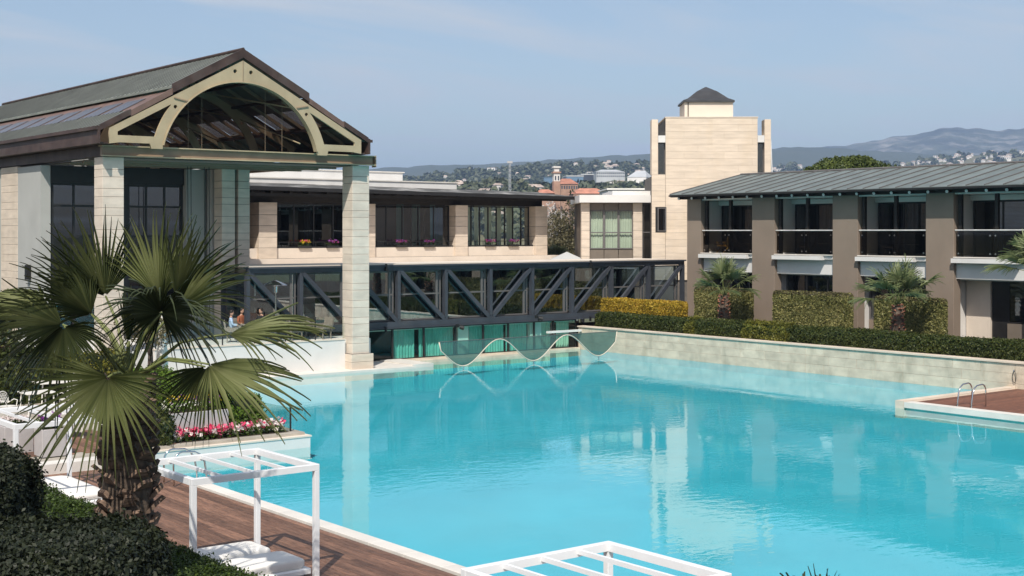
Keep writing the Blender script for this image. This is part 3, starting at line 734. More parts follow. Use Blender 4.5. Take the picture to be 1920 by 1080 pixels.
stone_pier(pv, 'column', 28.72, 57.0, 29.3, 57.8, 1.4, 9.1, CRS, 'stone_pale')
stone_pier(pv, 'column', 31.72, 68, 32.5, 68.8, 1.4, 9.17, CRS, 'stone_pale')
# the hall behind: entrance front of dark glass between plain piers
B('floor', (20.2, 52.45, 0.30), (33.0, 80, 1.39), 'render_white', pv)
B('pier', (20.32, 59.0, 1.4), (20.75, 61.99, 9.1), 'render_grey', pv)
B('pier', (26.95, 58.7, 1.4), (27.88, 59.3, 9.1), 'render_grey', pv)
B('pier', (28.0, 58.2, 1.4), (29.1, 59.2, 9.1), 'render_grey', pv)
B('wall', (20.76, 64.3, 1.4), (29.2, 64.6, 9.1), 'interior', pv)
B('wall', (29.12, 59.2, 1.4), (29.3, 80, 9.1), 'render_cream', pv)
B('wall', (20.4, 64.31, 1.4), (20.75, 80, 9.1), 'render_grey', pv)
B('lintel', (20.76, 58.95, 8.35), (26.94, 59.25, 9.1), 'frame_dark', pv)
window(pv, (20.80, 59.1, 1.4), (1, 0, 0), 3.0, 6.95, 3, 5, 0.10, 'frame_dark', 'glass_dark', rows=[0, 2.3, 4.6, 5.95, 6.95])
B('mullion', (23.81, 58.98, 1.4), (24.25, 59.22, 8.34), 'frame_dark', pv)
window(pv, (24.26, 59.1, 1.4), (1, 0, 0), 2.66, 6.95, 3, 5, 0.10, 'frame_dark', 'glass_dark', rows=[0, 2.3, 4.6, 5.95, 6.95])
B('ceiling', (20.8, 59.3, 9.0), (29.1, 64.2, 9.08), 'interior_warm', pv)
wl = MB().box((20.12, 60.2, 4.1), (20.30, 60.48, 4.75)).box((20.30, 60.3, 4.3), (20.33, 60.4, 4.5)).build('wall_lamp', 'black_matt', pv)
for px_ in (352, 358, 383, 392):
    p = onY(px_, 300, 55.5); MB().tube([(p.x, 55.5, 9.2), (p.x + .04, 55.5, 1.4)], 0.018, 5).build('cable', 'black_matt', pv)
# ring beams
B('front_beam', (20.25, 51.82, 9.18), (32.72, 52.02, 9.56), 'steel_olive', pv)
B('front_beam_flange', (20.2, 51.66, 9.562), (32.78, 52.1, 9.61), 'steel_beige', pv)
B('front_beam_flange', (20.2, 51.66, 9.172), (32.78, 51.8, 9.215), 'steel_beige', pv)
B('front_beam_tip', (32.79, 51.7, 9.1), (32.84, 52.0, 9.62), 'steel_olive', pv)
B('side_beam', (20.35, 52.03, 9.2), (20.75, 82, 9.62), 'copper_brown', pv)
B('side_beam', (32.0, 52.03, 9.2), (32.4, 82, 9.58), 'steel_olive', pv)
B('soffit', (20.78, 52.06, 9.13), (31.95, 58.85, 9.17), 'ceiling_dim', pv)
for y_ in (53.6, 55.2, 56.8):
    B('soffit_rib', (20.8, y_, 9.06), (31.9, y_ + .12, 9.128), 'steel_olive', pv)
# roof: two copper slopes a side with a band of rooflights between
RY0, RY1 = 51.25, 82.0
XC, ZA = 26.0, 13.72
SL = 0.535
def roof_slope(name, xa, za, xb, zb, m, th=0.10):
    return MB().prism([(xa, RY0, za), (xb, RY0, zb), (xb, RY0, zb - th), (xa, RY0, za - th)], (0, RY1 - RY0, 0)).build(name, m, pv)
for s in (-1, 1):
    xu = XC + s * 3.08; zu = ZA - 3.08 * SL
    xm0 = XC + s * 2.95; zm0 = ZA - 0.22 - 2.95 * SL; xm1 = XC + s * 4.85; zm1 = ZA - 0.22 - 4.85 * SL
    xl0 = XC + s * 4.75; zl0 = ZA - 0.17 - 4.75 * SL; xl1 = XC + s * 6.08; zl1 = ZA - 0.17 - 6.08 * SL
    up = roof_slope('roof_slope', XC, ZA, xu, zu, 'roof_copper')
    lo = roof_slope('roof_slope', xl0, zl0, xl1, zl1, 'roof_copper')
    def band(f0, f1, ya, yb, nm='rooflight_frame', par=None, m='copper_pink', up_=0.0, th=.05):
        xa, xb = xm0 + (xm1 - xm0) * f0, xm0 + (xm1 - xm0) * f1; za, zb = zm0 + (zm1 - zm0) * f0 + up_, zm0 + (zm1 - zm0) * f1 + up_
        return MB().prism([(xa, ya, za), (xb, ya, zb), (xb, ya, zb - th), (xa, ya, za - th)], (0, yb - ya, 0)).build(nm, m, par or pv)
    sk = band(0, .30, RY0 + .02, RY1); band(.93, 1, RY0 + .02, RY1)
    y = RY0 + 0.5; seam = {}
    while y < RY1 - 0.1:                                     # standing seams
        for key, (a, za, b, zb), par in (('u', (XC + s * .05, ZA - .03, xu, zu), up), ('l', (xl0, zl0, xl1, zl1), lo)):
            if key not in seam:
                seam[key] = MB().prism([(a, -0.03, za), (b, -0.03, zb), (b, -0.03, zb + .026), (a, -0.03, za + .026)], (0, 0.035, 0)).mesh('seam', 'roof_seam')
            link('seam', seam[key], par, (0, y, 0))
        y += 0.47
    y = RY0 + 1.6; band(.301, .929, RY0 + .02, y)
    while y < RY1 - 2.5:                                     # glazed rooflights with bars between them
        band(.295, .935, y, y + 1.9, 'rooflight', sk, 'glass_sky', .03, .015)
        band(.301, .929, y + 1.9, min(y + 2.35, RY1)); y += 2.35
    # verge boards at the gable end, eaves fascia
    def verge(a, za, b, zb, h, m, y0): MB().prism([(a, y0, za + .07), (b, y0, zb + .07), (b, y0, zb - h), (a, y0, za - h)], (0, 0.13, 0)).build('verge_board', m, pv)
    verge(XC, ZA, xu + s * .02, zu, 0.30, 'copper_brown', RY0 - .12)
    verge(xu + s * .021, zm0 - .08 * SL, xm1, zm1, 0.17, 'copper_pink', RY0 - .09)
    verge(xm1 + s * .001, zl0 - .1 * SL, xl1, zl1, 0.16, 'copper_brown', RY0 - .11)
    xe = sorted((xl1, xl1 + s * .10))
    B('fascia', (xe[0], RY0 - .1, 9.63), (xe[1], RY1, zl1 + .02), 'copper_brown', pv)
    xg = sorted((xl1 + s * .101, xl1 + s * .22))
    B('gutter', (xg[0], RY0 - .1, zl1 - .14), (xg[1], RY1, zl1 - .02), 'copper_brown', pv)
    xs_ = sorted((xl1 - s * .05, XC + s * 5.45))
    B('eaves_soffit', (xs_[0], RY0 + .1, 9.64), (xs_[1], RY1, 9.70), 'copper_brown', pv)
MB().tube([(XC, RY0 - .1, ZA + .05), (XC, RY1, ZA + .05)], 0.07, 8).build('ridge_cap', 'copper_brown', pv)
# steel gable frame: arch, raking chords, springers; the same frame repeats inside under the roof
def arch_frame(y, parent, m, name, th):
    Rr, cz = 3.62, 8.80; zb = 9.66
    def rake(x_, off): return ZA - 0.42 - off - abs(x_) * SL
    a0 = math.asin((zb - cz) / Rr)
    arc = [(Rr * math.cos(a), cz + Rr * math.sin(a)) for a in np.linspace(a0, math.pi - a0, 41)]
    outer = [(-5.72, 9.64), (-5.72, rake(5.72, 0)), (0, rake(0, 0)), (5.72, rake(5.72, 0)), (5.72, 9.64)]
    outer = outer + [(5.3, 9.70), (4.05, 9.70), (4.0, 9.5), (arc[0][0], 9.5)] + arc + [(arc[-1][0], 9.5), (-4.0, 9.5), (-4.05, 9.70), (-5.3, 9.70)]
    holes = []
    for s in (-1, 1):
        R2 = Rr + 0.40
        pts = []
        for a in np.linspace(math.asin((9.98 - cz) / R2), math.radians(38), 9): pts.append((s * R2 * math.cos(a), cz + R2 * math.sin(a)))
        x_t = pts[-1][0]
        h = pts + [(x_t, rake(x_t, 0.30)), (s * 5.38, rake(5.38, 0.30)), (s * 5.38, 9.98)]
        holes.append(h)
    for (hx, hz, hr) in ((-.36, 12.83, .085), (.36, 12.83, .085), (-2.98, 11.22, .08), (2.98, 11.22, .08)):
        holes.append([(hx + hr * math.cos(t), hz + hr * math.sin(t)) for t in np.linspace(0, 2 * math.pi, 13)[:-1]])
    return poly_holes(name, outer, holes, (XC, y, 0), (1, 0, 0), (0, 0, 1), th, m, parent)
arch_frame(51.22, pv, 'steel_beige', 'gable_arch', 0.10)
for s in (-1, 1):
    MB().beam((XC + s * 2.45, 51.15, 11.46), (XC + s * 3.05, 51.15, 12.0 - .42), 0.05, 0.05).build('gusset', 'steel_olive', pv)
MB().box((XC - .015, 51.155, 12.42), (XC + .015, 51.168, 13.3)).build('joint_plate', 'steel_olive', pv)
fl = MB()                                                    # flange along the arch's inner edge
for a0, a1 in zip(np.linspace(math.asin(.86 / 3.62), math.pi - math.asin(.86 / 3.62), 41)[:-1], np.linspace(math.asin(.86 / 3.62), math.pi - math.asin(.86 / 3.62), 41)[1:]):
    fl.prism([(XC + 3.62 * math.cos(a0), 51.12, 8.8 + 3.62 * math.sin(a0)), (XC + 3.62 * math.cos(a1), 51.12, 8.8 + 3.62 * math.sin(a1)), (XC + 3.58 * math.cos(a1), 51.12, 8.8 + 3.58 * math.sin(a1)), (XC + 3.58 * math.cos(a0), 51.12, 8.8 + 3.58 * math.sin(a0))], (0, .3, 0))
fl.build('arch_flange', 'steel_beige', pv)
for y_ in (57.2, 63.0, 68.8, 74.6): arch_frame(y_, pv, 'steel_beige', 'inner_arch', 0.08)
for y_ in np.arange(53, 80, 1.45):                           # purlins and braces below the roof
    for s in (-1, 1): MB().beam((XC + s * .1, y_, ZA - .25), (XC + s * 5.9, y_, ZA - .45 - 5.8 * SL), .08, .14).build('rafter', 'steel_olive', pv)
for s in (-1, 1):
    for q in (1.2, 2.5, 4.6): MB().beam((XC + s * q, RY0 + .3, ZA - .48 - q * SL), (XC + s * q, RY1, ZA - .48 - q * SL), .12, .12).build('purlin', 'copper_brown', pv)
    for y0, y1 in ((51.6, 57.2), (57.2, 63.0)):
        MB().tube([(XC + s * 2.6, y0, 11.5), (XC + s * .3, y1, 12.6)], 0.03, 6).build('tie_rod', 'steel_beige', pv)
        MB().tube([(XC + s * 2.9, y0, 10.0), (XC + s * 2.9, y1, 11.4)], 0.03, 6).build('tie_rod', 'steel_beige', pv)
for x_ in (23.9, 24.5, 27.4, 28.2): MB().tube([(x_, 51.9, 9.6), (x_, 51.9, 12.2)], 0.008, 5).build('net_wire', 'steel_olive', pv)
B('back_wall', (20.3, 82.2, 1.4), (32.4, 82.4, 13.2), 'render_grey', pv)
pvfix()

# terrace wall below the pavilion with its glass balustrade
tw = thing('terrace_wall', 'plain white terrace wall above the pool left of the tall column', 'wall', (27, 52.3, 0))
B('wall', (-4.35, 0.0, 0.08), (4.58, 0.14, 1.395), 'render_white', tw)
B('cap', (-4.38, -0.03, 1.397), (4.57, 0.20, 1.45), 'render_cream', tw)
bal = thing('glass_balustrade', 'clear glass balustrade standing on the white terrace wall', 'balustrade', (27, 52.36, 1.45))
for i in range(6):
    x0 = -4.3 + i * 1.48
    MB().box((x0, 0, 0.03), (x0 + 1.44, 0.014, 1.0)).build('glass_panel', 'glass_clear', bal)
    MB().box((x0 - .02, -.012, 0), (x0 + .02, .04, 1.02)).build('post', 'frame_dark', bal)

# ---- restaurant wing behind the bridge
rs = thing('restaurant_wing', 'cream stone upper storey with dark overhanging roof and flower boxes behind the bridge', 'building', (38, 58, 0))
rso = Vector((38, 58, 0))
YR = 58.0
B('ledge', (28.5, 57.0, 4.35), (48.2, 57.7, 4.93), 'render_cream', rs)
B('base_wall', (28.5, 57.72, 1.4), (47.9, 58.05, 4.9), 'render_cream', rs)
B('parapet', (28.5, 57.86, 4.94), (47.8, 58.15, 5.42), 'render_cream', rs)
for (a, b) in ((480, 514), (683, 698), (848, 870), (998, 1020)):
    xa = onY(a, 400, YR).x; xb = onY(b, 400, YR).x
    w = min(max(0.8, xb - xa), 1.02) if a != 683 else 1.0
    if a == 683: xa = xb - 1.0
    stone_pier(rs, 'pillar', xa, 57.7, xa + w, 58.7, 4.94, 7.62, [0.52, 0.50, 0.55], 'stone_cream')
stone_pier(rs, 'pillar', 28.3, 57.7, 28.9, 58.7, 4.94, 7.62, [0.52, 0.50, 0.55], 'stone_cream')
xp = [onY(p, 400, YR).x for p in (514, 683, 698, 848, 870, 998)]
spans = [(xp[0] + .12, xp[2] - 1.02), (xp[2] + .02, xp[3] - .02), (xp[4] + .1, xp[5] - .02)]
for k, (a, b) in enumerate(spans):
    window(rs, (a, 58.28, 5.43), (1, 0, 0), b - a, 2.15, (4, 5, 8)[k], 1, 0.06, 'frame_dark', 'glass_dark' if k < 2 else 'glass_clear')
    MB().box((a, 57.9, 5.44), (b, 57.98, 5.50)).box((a, 57.92, 5.70), (b, 57.95, 5.73)).build('flower_rail', 'frame_dark', rs)
    for q in np.arange(a + .1, b, 0.5): B('baluster', (q, 57.92, 5.50), (q + .025, 57.945, 5.70), 'frame_dark', rs)
B('lintel', (28.5, 58.1, 7.60), (47.7, 58.5, 8.0), 'timber_dark', rs)
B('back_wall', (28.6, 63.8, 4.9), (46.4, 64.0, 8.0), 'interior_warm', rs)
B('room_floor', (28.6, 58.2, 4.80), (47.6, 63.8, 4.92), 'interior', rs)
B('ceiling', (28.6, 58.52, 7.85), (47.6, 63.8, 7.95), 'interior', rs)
B('end_wall', (28.45, 58.75, 4.94), (28.6, 64, 7.9), 'render_cream', rs)
# daylight comes through the room's far glazing at the right-hand end
window(rs, (42.6, 63.5, 4.95), (1, 0, 0), 4.6, 2.8, 5, 1, 0.06, 'frame_dark', 'glass_clear')
for (a, w) in ((36.9, .5), (38.6, .45), (39.6, .5), (40.7, .35)): curtain(rs, (a, 58.9, 5.0), (1, 0, 0), w, 2.7, 'curtain_teal', .05, .14)
for (a, w) in ((33.2, .5), (31.6, .35), (42.9, .5), (43.6, .3), (44.3, .5), (45.1, .35), (45.8, .4)): curtain(rs, (a, 58.9, 5.0), (1, 0, 0), w, 2.7, 'curtain_grey' if a < 40 else 'curtain_sage', .05, .14)  # sage ones added to imitate a pale reflection in the right bay
# roof: thin dark sheet rising gently away, on rafters
ev0, ev1 = 8.33, 8.13
rf = MB().prism([(27.6, 56.6, ev0), (49.0, 56.6, ev1), (49.0, 56.6, ev1 - .10), (27.6, 56.6, ev0 - .10)], (0, 3.6, .34))
rf = rf.build('roof', 'roof_mottled', rs)
MB().prism([(27.6, 56.52, ev0 + .01), (49.0, 56.52, ev1 + .01), (49.0, 56.52, ev1 - .17), (27.6, 56.52, ev0 - .17)], (0, .078, 0)).build('eaves_board', 'frame_dark', rf)
B('eaves_beam', (27.7, 57.2, 7.99), (48.2, 57.42, 8.14), 'timber_dark', rf)
B('fascia_board', (27.6, 56.85, 7.88), (48.4, 56.9, 8.02), 'timber_dark', rf)
for x_ in np.arange(28.2, 48.5, 1.0):
    B('rafter', (x_, 56.65, 8.02), (x_ + .12, 58.6, 8.13), 'timber_dark', rf)
B('roof_parapet', (28.5, 60.2, 7.96), (43.4, 60.5, 8.85), 'render_white', rs)
B('roof_parapet', (28.5, 62.2, 7.96), (41.2, 62.5, 9.42), 'render_white', rs)
B('roof_slab', (28.5, 60.51, 8.50), (43.4, 62.19, 8.62), 'render_white', rs)
B('parapet_cap', (28.45, 60.15, 8.851), (43.5, 60.55, 8.91), 'coping_white', rs)
B('parapet_cap', (28.45, 62.15, 9.421), (41.3, 62.55, 9.48), 'coping_white', rs)
for ch in rs.children: ch.location = Vector(ch.location) - rso
RK = 1.2                                                     # the wing stands well behind the bridge and is this much larger than first drawn
rs.location = (45.6, 69.6, -1.24); rs.scale = (RK, RK, RK)
for k, (a, b) in enumerate(spans):                          # boxes of flowers on the sills
    for j, q in enumerate((0.33, 0.68)):
        x_ = a + (b - a) * q
        nm = [['orange-pink flowers in a sill box, left bay, near the stone pillar', 'magenta flowers in a sill box, left bay, beside the tall column'],
              ['pink flowers in a sill box, middle bay, left half', 'dull pink flowers in a sill box, middle bay, right half'],
              ['purple flowers in a sill box, right bay, left half', 'purple flowers in a sill box, right bay, right half']][k][j]
        t = thing('flower_box', nm, 'flower box', (45.6 + (x_ - 38) * RK, 69.6 - .17 * RK, -1.24 + 5.42 * RK), 0, 'flower boxes of the restaurant windows')
        MB().box((-.4, -.10, 0), (.4, .06, .14)).build('box', 'frame_dark', t)
        flowers(t, 'blossoms', (-.4, -.14, .12), (.4, .06, .12), ['petal_magenta', 'petal_purple'] if (k, j) != (0, 0) else ['petal_pink', 'petal_yellow'], 'leaf_fine', 26, .09, 90, .08, .28)

# ---- glazed truss bridge
br = thing('glass_bridge', 'blue-grey steel truss bridge with glazed sides over the far end of the pool', 'bridge', (42, 54.4, 1.64))
YT, ZB, ZT = 54.4, 1.64, 4.66
px_posts = [27.9, 30.56, 33.2, 35.85, 38.61, 41.37, 44.07, 46.78, 49.58, 52.35, 55.0]
def bb(n, a, b, m): return B(n, (a[0] - 42, a[1] - YT, a[2] - ZB), (b[0] - 42, b[1] - YT, b[2] - ZB), m, br)
bb('top_chord', (27.9, YT, 4.36), (55.05, YT + .28, 4.56), 'steel_blue')
bb('roof_edge', (27.9, YT - .12, 4.562), (55.1, YT + .5, 4.64), 'steel_blue')
bb('roof_capping', (27.9, YT - .06, 4.642), (53.6, YT + 2.6, 4.70), 'render_cream')
bb('bottom_chord', (27.9, YT, 1.64), (55.05, YT + .28, 1.92), 'steel_blue')
bb('floor', (27.9, YT + .3, 1.70), (55.0, YT + 2.6, 1.86), 'frame_grey')
bb('bottom_flange', (27.9, YT - .06, 1.60), (55.05, YT + .3, 1.638), 'steel_blue')
for i, x_ in enumerate(px_posts):
    bb('post', (x_ - .085, YT + .01, 1.921), (x_ + .085, YT + .25, 4.359), 'steel_blue')
    bb('rear_post', (x_ - .08, YT + 2.4, 1.87), (x_ + .08, YT + 2.56, 4.6), 'steel_blue')
for a, b in zip(px_posts[:-1], px_posts[1:]):
    down = b < 41.5
    for yy, nm in ((YT + .09, 'diagonal'), (YT + 2.48, 'rear_diagonal')):
        p = Vector((a + .1, yy, 4.34 if down else 1.94)); q = Vector((b - .1, yy, 1.94 if down else 4.34))
        MB().beam(p - Vector((42, YT, ZB)), q - Vector((42, YT, ZB)), 0.16, 0.20).build(nm, 'steel_blue', br)
    w = b - a - .26
    wd = window(br, (a + .13 - 42, .34, 1.95 - ZB), (1, 0, 0), w, 2.38, 1, 2, 0.07, 'frame_grey', 'glass_bridge', name='window', rows=[0, 1.25, 2.38])
    bb('side_mullion', (b - .42, YT + .30, 1.95), (b - .32, YT + .40, 4.33), 'frame_grey')
    window(br, (a + .13 - 42, 2.5, 1.95 - ZB), (1, 0, 0), w, 2.38, 1, 2, 0.07, 'frame_grey', 'glass_bridge', name='rear_window', rows=[0, 1.25, 2.38])
for px_ in (722, 1105):
    p = onY(px_, 505, YT); MB().box((p.x - 42.03, -.16, 2.78), (p.x - 41.97, -.02, 3.05)).box((p.x - 42.08, -.2, 2.70), (p.x - 41.92, -.06, 2.80)).build('floodlight', 'black_matt', br)
    p = onY(px_, 612, YT); MB().box((p.x - 42.03, -.14, -.18), (p.x - 41.97, -.02, .06)).build('bracket', 'black_matt', br)

# ---- lower hall below the bridge: teal glass and curtains at the water
lh = thing('pool_hall', 'teal glazed hall with drawn curtains under the truss bridge at the water', 'building', (40, 54.6, 0))
def lb(n, a, b, m): return B(n, (a[0] - 40, a[1] - 54.6, a[2]), (b[0] - 40, b[1] - 54.6, b[2]), m, lh)
lb('sill', (33.4, 54.32, -1.3), (47.2, 54.8, 0.10), 'stone_wet')
lb('leak_stop_roof', (33.4, 57.1, 4.05), (56.5, 68.2, 4.25), 'render_cream')  # unseen roof slab, added to stop light leaking in behind the bridge
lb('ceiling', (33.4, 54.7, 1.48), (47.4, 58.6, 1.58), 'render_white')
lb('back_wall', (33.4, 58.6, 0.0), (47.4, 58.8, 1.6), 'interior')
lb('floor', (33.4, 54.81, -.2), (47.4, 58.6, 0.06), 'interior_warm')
lb('pier', (33.3, 54.36, .1), (33.75, 54.75, 1.6), 'render_white')
for (a, b) in ((39.55, 40.2), (44.15, 44.9)): lb('pier', (a, 54.75, .1), (b, 55.0, 1.58), 'render_white')
xs = [33.8, 35.6, 37.4, 39.3, 41.0, 42.6, 44.3, 45.6, 47.15]
for a, b in zip(xs[:-1], xs[1:]):
    window(lh, (a - 40, .02, 0.10), (1, 0, 0), b - a, 1.48, 1, 1, 0.05, 'frame_dark', 'glass_teal')
for (a, w) in ((35.75, 1.3), (37.25, .8), (38.05, 1.25), (40.3, .85), (41.25, 1.2), (42.65, 1.4), (45.0, .6), (46.0, .9)):
    curtain(lh, (a - 40, .28, 0.08), (1, 0, 0), w, 1.44, 'curtain_teal' if a < 44.5 else 'curtain_sage', .05, .17)
lb('window_ledge', (44.9, 54.2, 0.95), (47.2, 54.35, 1.06), 'render_white')
for i, (px_, py_) in enumerate(((862, 613), (1010, 596))):
    p = onY(px_, py_, 54.1)
    t = thing('spotlight', ['black spotlight hanging under the bridge left of the wave-shaped glass', 'black spotlight hanging under the bridge by the right white pier'][i], 'spotlight', (p.x, 54.1, p.z), 0, 'spotlights under the bridge')
    MB().tube([(0, 0, 0), (.16, -.14, -.05)], [.09, .12], 10).build('head', 'black_matt', t)
    MB().box((-.22, -.02, -.02), (-.05, .04, .14)).box((-.03, -.02, .06), (.03, .02, 1.60 - p.z)).build('bracket', 'black_matt', t)

# ---- two-storey wing with balconies on the right
bw = thing('balcony_wing', 'two-storey hotel wing with taupe pillars, glass balconies and grey standing-seam roof', 'building', (54, 42, 1.18))
bwo = Vector((54, 42, 1.18))
piers = [(52.1, 53.16), (46.88, 48.41), (41.62, 43.14), (36.28, 37.76), (30.95, 32.42), (25.6, 27.1)]
for (a, b) in piers: MB().cham((54.0, a, 1.18), (54.55, b, 8.05), .012).build('pillar', 'render_taupe', bw)
FZ = 5.06
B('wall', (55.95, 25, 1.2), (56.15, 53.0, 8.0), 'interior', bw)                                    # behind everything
B('end_wall', (54.56, 52.98, 1.2), (60, 53.14, 8.05), 'render_white', bw)
B('upper_floor', (54.05, 25, FZ - .22), (56.0, 53.0, FZ - .02), 'render_white', bw)
B('upper_ceiling', (54.1, 25, 7.92), (56.0, 53.0, 7.99), 'render_white', bw)
for k in range(5):
    y1 = piers[k][0]; y0 = piers[k + 1][1]; w = y1 - y0         # bay between two pillars
    # balcony: fascia, projecting slab, glass and handrail
    bc = B('balcony', (54.22, y0 + .002, 4.07), (54.5, y1 - .002, FZ - .03), 'render_white', bw)
    B('slab_edge', (53.78, y0 + (.55 if k else .25), FZ - .26), (54.218, y1 + .0, FZ - .06), 'render_white', bc)
    B('floor_edge', (53.95, y0 - .0, FZ - .029), (54.55, y1 + .0, FZ + .01), 'coping_white', bc)
    ng = 2
    for j in range(ng):
        a = y0 + .05 + (w - .1) * j / ng; b = y0 + .05 + (w - .1) * (j + 1) / ng - .03
        B('glass_panel', (54.10, a, FZ + .08), (54.115, b, FZ + 1.18), 'glass_rail', bc)
        for q in (a + .12, b - .12):
            for zz in (FZ + .16, FZ + .98): MB().tube([(54.07, q, zz), (54.13, q, zz)], .04, 8).build('clamp', 'chrome', bc)
    MB().tube([(54.10, y0 + .02, FZ + 1.22), (54.10, y1 - .02, FZ + 1.22)], .03, 8).build('handrail', 'rafter_end', bc)
    # dark posts of the loggia
    for q in (y1 - .28, y0 + w * .45): B('loggia_post', (54.2, q, FZ + .01), (54.36, q + .16, 7.99), 'timber_dark', bw)
    # loggia side wall and glazed doors
    B('side_wall', (54.56, y1 + .25, 1.2), (55.94, y1 + .42, 7.9), 'render_white', bw)
    B('loggia_head', (55.66, y0 - .9, FZ + 2.60), (55.9, y1 + .24, 7.9), 'render_white', bw)
    wd = window(bw, (55.72, y1 + .05, FZ + .02), (0, -1, 0), w + .6, 2.56, 3, 1, .07, 'frame_dark', 'glass_dark', name='balcony_door')
    if k < 3:
        for q in (.02, .30, .52, .85): curtain(bw, (55.86, y1 - q * w, FZ + .02), (0, -1, 0), .7, 2.5, 'curtain_grey', .035, .15)
    else:
        bl = MB()
        for z_ in np.arange(FZ + .1, 7.6, .06): bl.box((55.80, y0 - .5, z_), (55.83, y0 + w * .75, z_ + .035))
        bl.build('blind', 'blind_grey', bw)['kind'] = 'stuff'
    # ground floor
    if k < 3:
        window(bw, (55.2, y1 + .2, 1.9), (0, -1, 0), w + .3, 2.15, 3, 1, .09, 'frame_grey', 'glass_dark', name='ground_window')
        for q in (.02, .36, .68): curtain(bw, (55.4, y1 - q * w, 1.9), (0, -1, 0), w * .28, 2.15, 'curtain_grey', .035, .15)
        B('ground_wall', (55.15, y0 - .2, 1.2), (55.3, y1 + .2, 1.9), 'render_taupe', bw)
    else:
        B('ground_side', (55.3, y1 - 1.05, 1.2), (55.5, y1 + .2, 4.06), 'render_cream', bw)
        wd = window(bw, (55.4, y1 - 1.9, 2.1), (0, -1, 0), w - 1.2, 1.95, 2, 1, .06, 'frame_dark', 'glass_dark', name='ground_window')
        B('door', (55.42, y1 - 1.88, 1.2), (55.5, y1 - 1.06, 4.06), 'frame_dark', bw)
        B('ground_wall', (55.3, y0 - .9, 1.2), (55.5, y1 - 1.9, 2.08), 'panel_taupe', bw)
        bl = MB()
        for z_ in np.arange(2.2, 4.0, .06): bl.box((55.47, y0 - .6, z_), (55.50, y1 - 1.95, z_ + .035))
        bl.build('blind', 'blind_grey', bw)['kind'] = 'stuff'
    B('ground_ceiling', (54.5, y0 + .002, 4.0), (55.9, y1 - .002, 4.066), 'render_white', bw)
# roof
E0, EZ, R0, RZ, YE, YS = 53.3, 8.26, 59.0, 9.50, 53.75, 24.5
rf = MB().prism([(E0, YS, EZ - .03), (R0, YS, RZ - .03), (R0, YS, RZ - .16), (E0, YS, EZ - .16)], (0, YE - YS, 0)).build('roof', 'timber_dark', bw)
MB().prism([(R0, YS, RZ), (R0 + 5.5, YS, RZ - 1.2), (R0 + 5.5, YS, RZ - 1.3), (R0, YS, RZ - .13)], (0, YE - YS, 0)).build('rear_slope', 'roof_zinc', bw)
y = YE; pn = 0.93; pm = MB().prism([(E0 - .05, 0, EZ - .028), (R0, 0, RZ - .028), (R0, 0, RZ), (E0 - .05, 0, EZ)], (0, -(pn - .012), 0)).mesh('roof_panel', 'roof_zinc')
sm = MB().prism([(E0 - .05, -.02, EZ), (R0, -.02, RZ), (R0, -.02, RZ + .05), (E0 - .05, -.02, EZ + .05)], (0, .04, 0)).mesh('seam', 'frame_grey')
while y > YS + .5:
    link('roof_panel', pm, rf, (0, y, 0)); link('seam', sm, rf, (0, y, 0)); y -= pn
MB().tube([(R0, YS, RZ + .03), (R0, YE, RZ + .03)], .06, 8).build('ridge_cap', 'frame_grey', rf)
B('gutter', (E0 - .12, YS, EZ - .12), (E0 - .02, YE + .02, EZ - .03), 'frame_dark', rf)
B('eaves_beam', (53.75, YS, 7.99), (53.98, YE - .4, 8.15), 'timber_dark', rf)
B('wall_plate', (54.0, YS, 8.06), (56, YE - .5, 8.2), 'timber_dark', rf)
for y in np.arange(YE - .5, YS, -1.0):
    r_ = MB().beam((53.45, y, EZ - .22), (54.6, y, EZ - .22 + 1.15 * .2175), .14, .14).build('rafter', 'timber_dark', rf)
    MB().tube([(53.43, y, EZ - .225), (53.449, y, EZ - .222)], .075, 10).build('rafter_cap', 'rafter_end', rf)
for ch in bw.children: ch.location = Vector(ch.location) - bwo

# ---- stone tower turned towards the pool
tc = DP(1335, 435, 85.0); TY = YAW - 0.02
tw_ = thing('stone_tower', 'square sandstone tower with small dark pyramid roof behind the bridge', 'tower', (tc.x, tc.y, 1.0), TY)
S_ = 85.0 / F
def tx(px): return (px - 1335) * S_
def tz(py): return HC - (py - HY) * S_ - 1.0
TD = 6.5
fz = tz(221)
B('core', (tx(1249), .05, 0), (tx(1419), TD, fz - .05), 'joint', tw_)
B('lower_core', (tx(1223), .05, 0), (tx(1249), TD - .5, tz(330)), 'joint', tw_)
def slab_face(x0, x1, z0, z1, rows, y=0.0, cuts=(2.9, 3.4, 2.5), m='stone_tower'):
    h = (z1 - z0) / rows
    for r in range(rows):
        x = x0; k = r
        while x < x1 - .02:
            w = min(cuts[(k * 2 + r) % len(cuts)] * (1 if x > x0 else .4 + .3 * (r % 3)), x1 - x)
            if x1 - x - w < .25: w = x1 - x
            block('stone_slab', (round(w - .004, 3), .10 + .003 * ((r * 7 + k) % 3), round(h - .009, 3)), m, tw_, (x + w / 2, .0 + y, z0 + r * h), .004)
            x += w; k += 1
slab_face(tx(1248), tx(1420), 2.2, fz, 24)
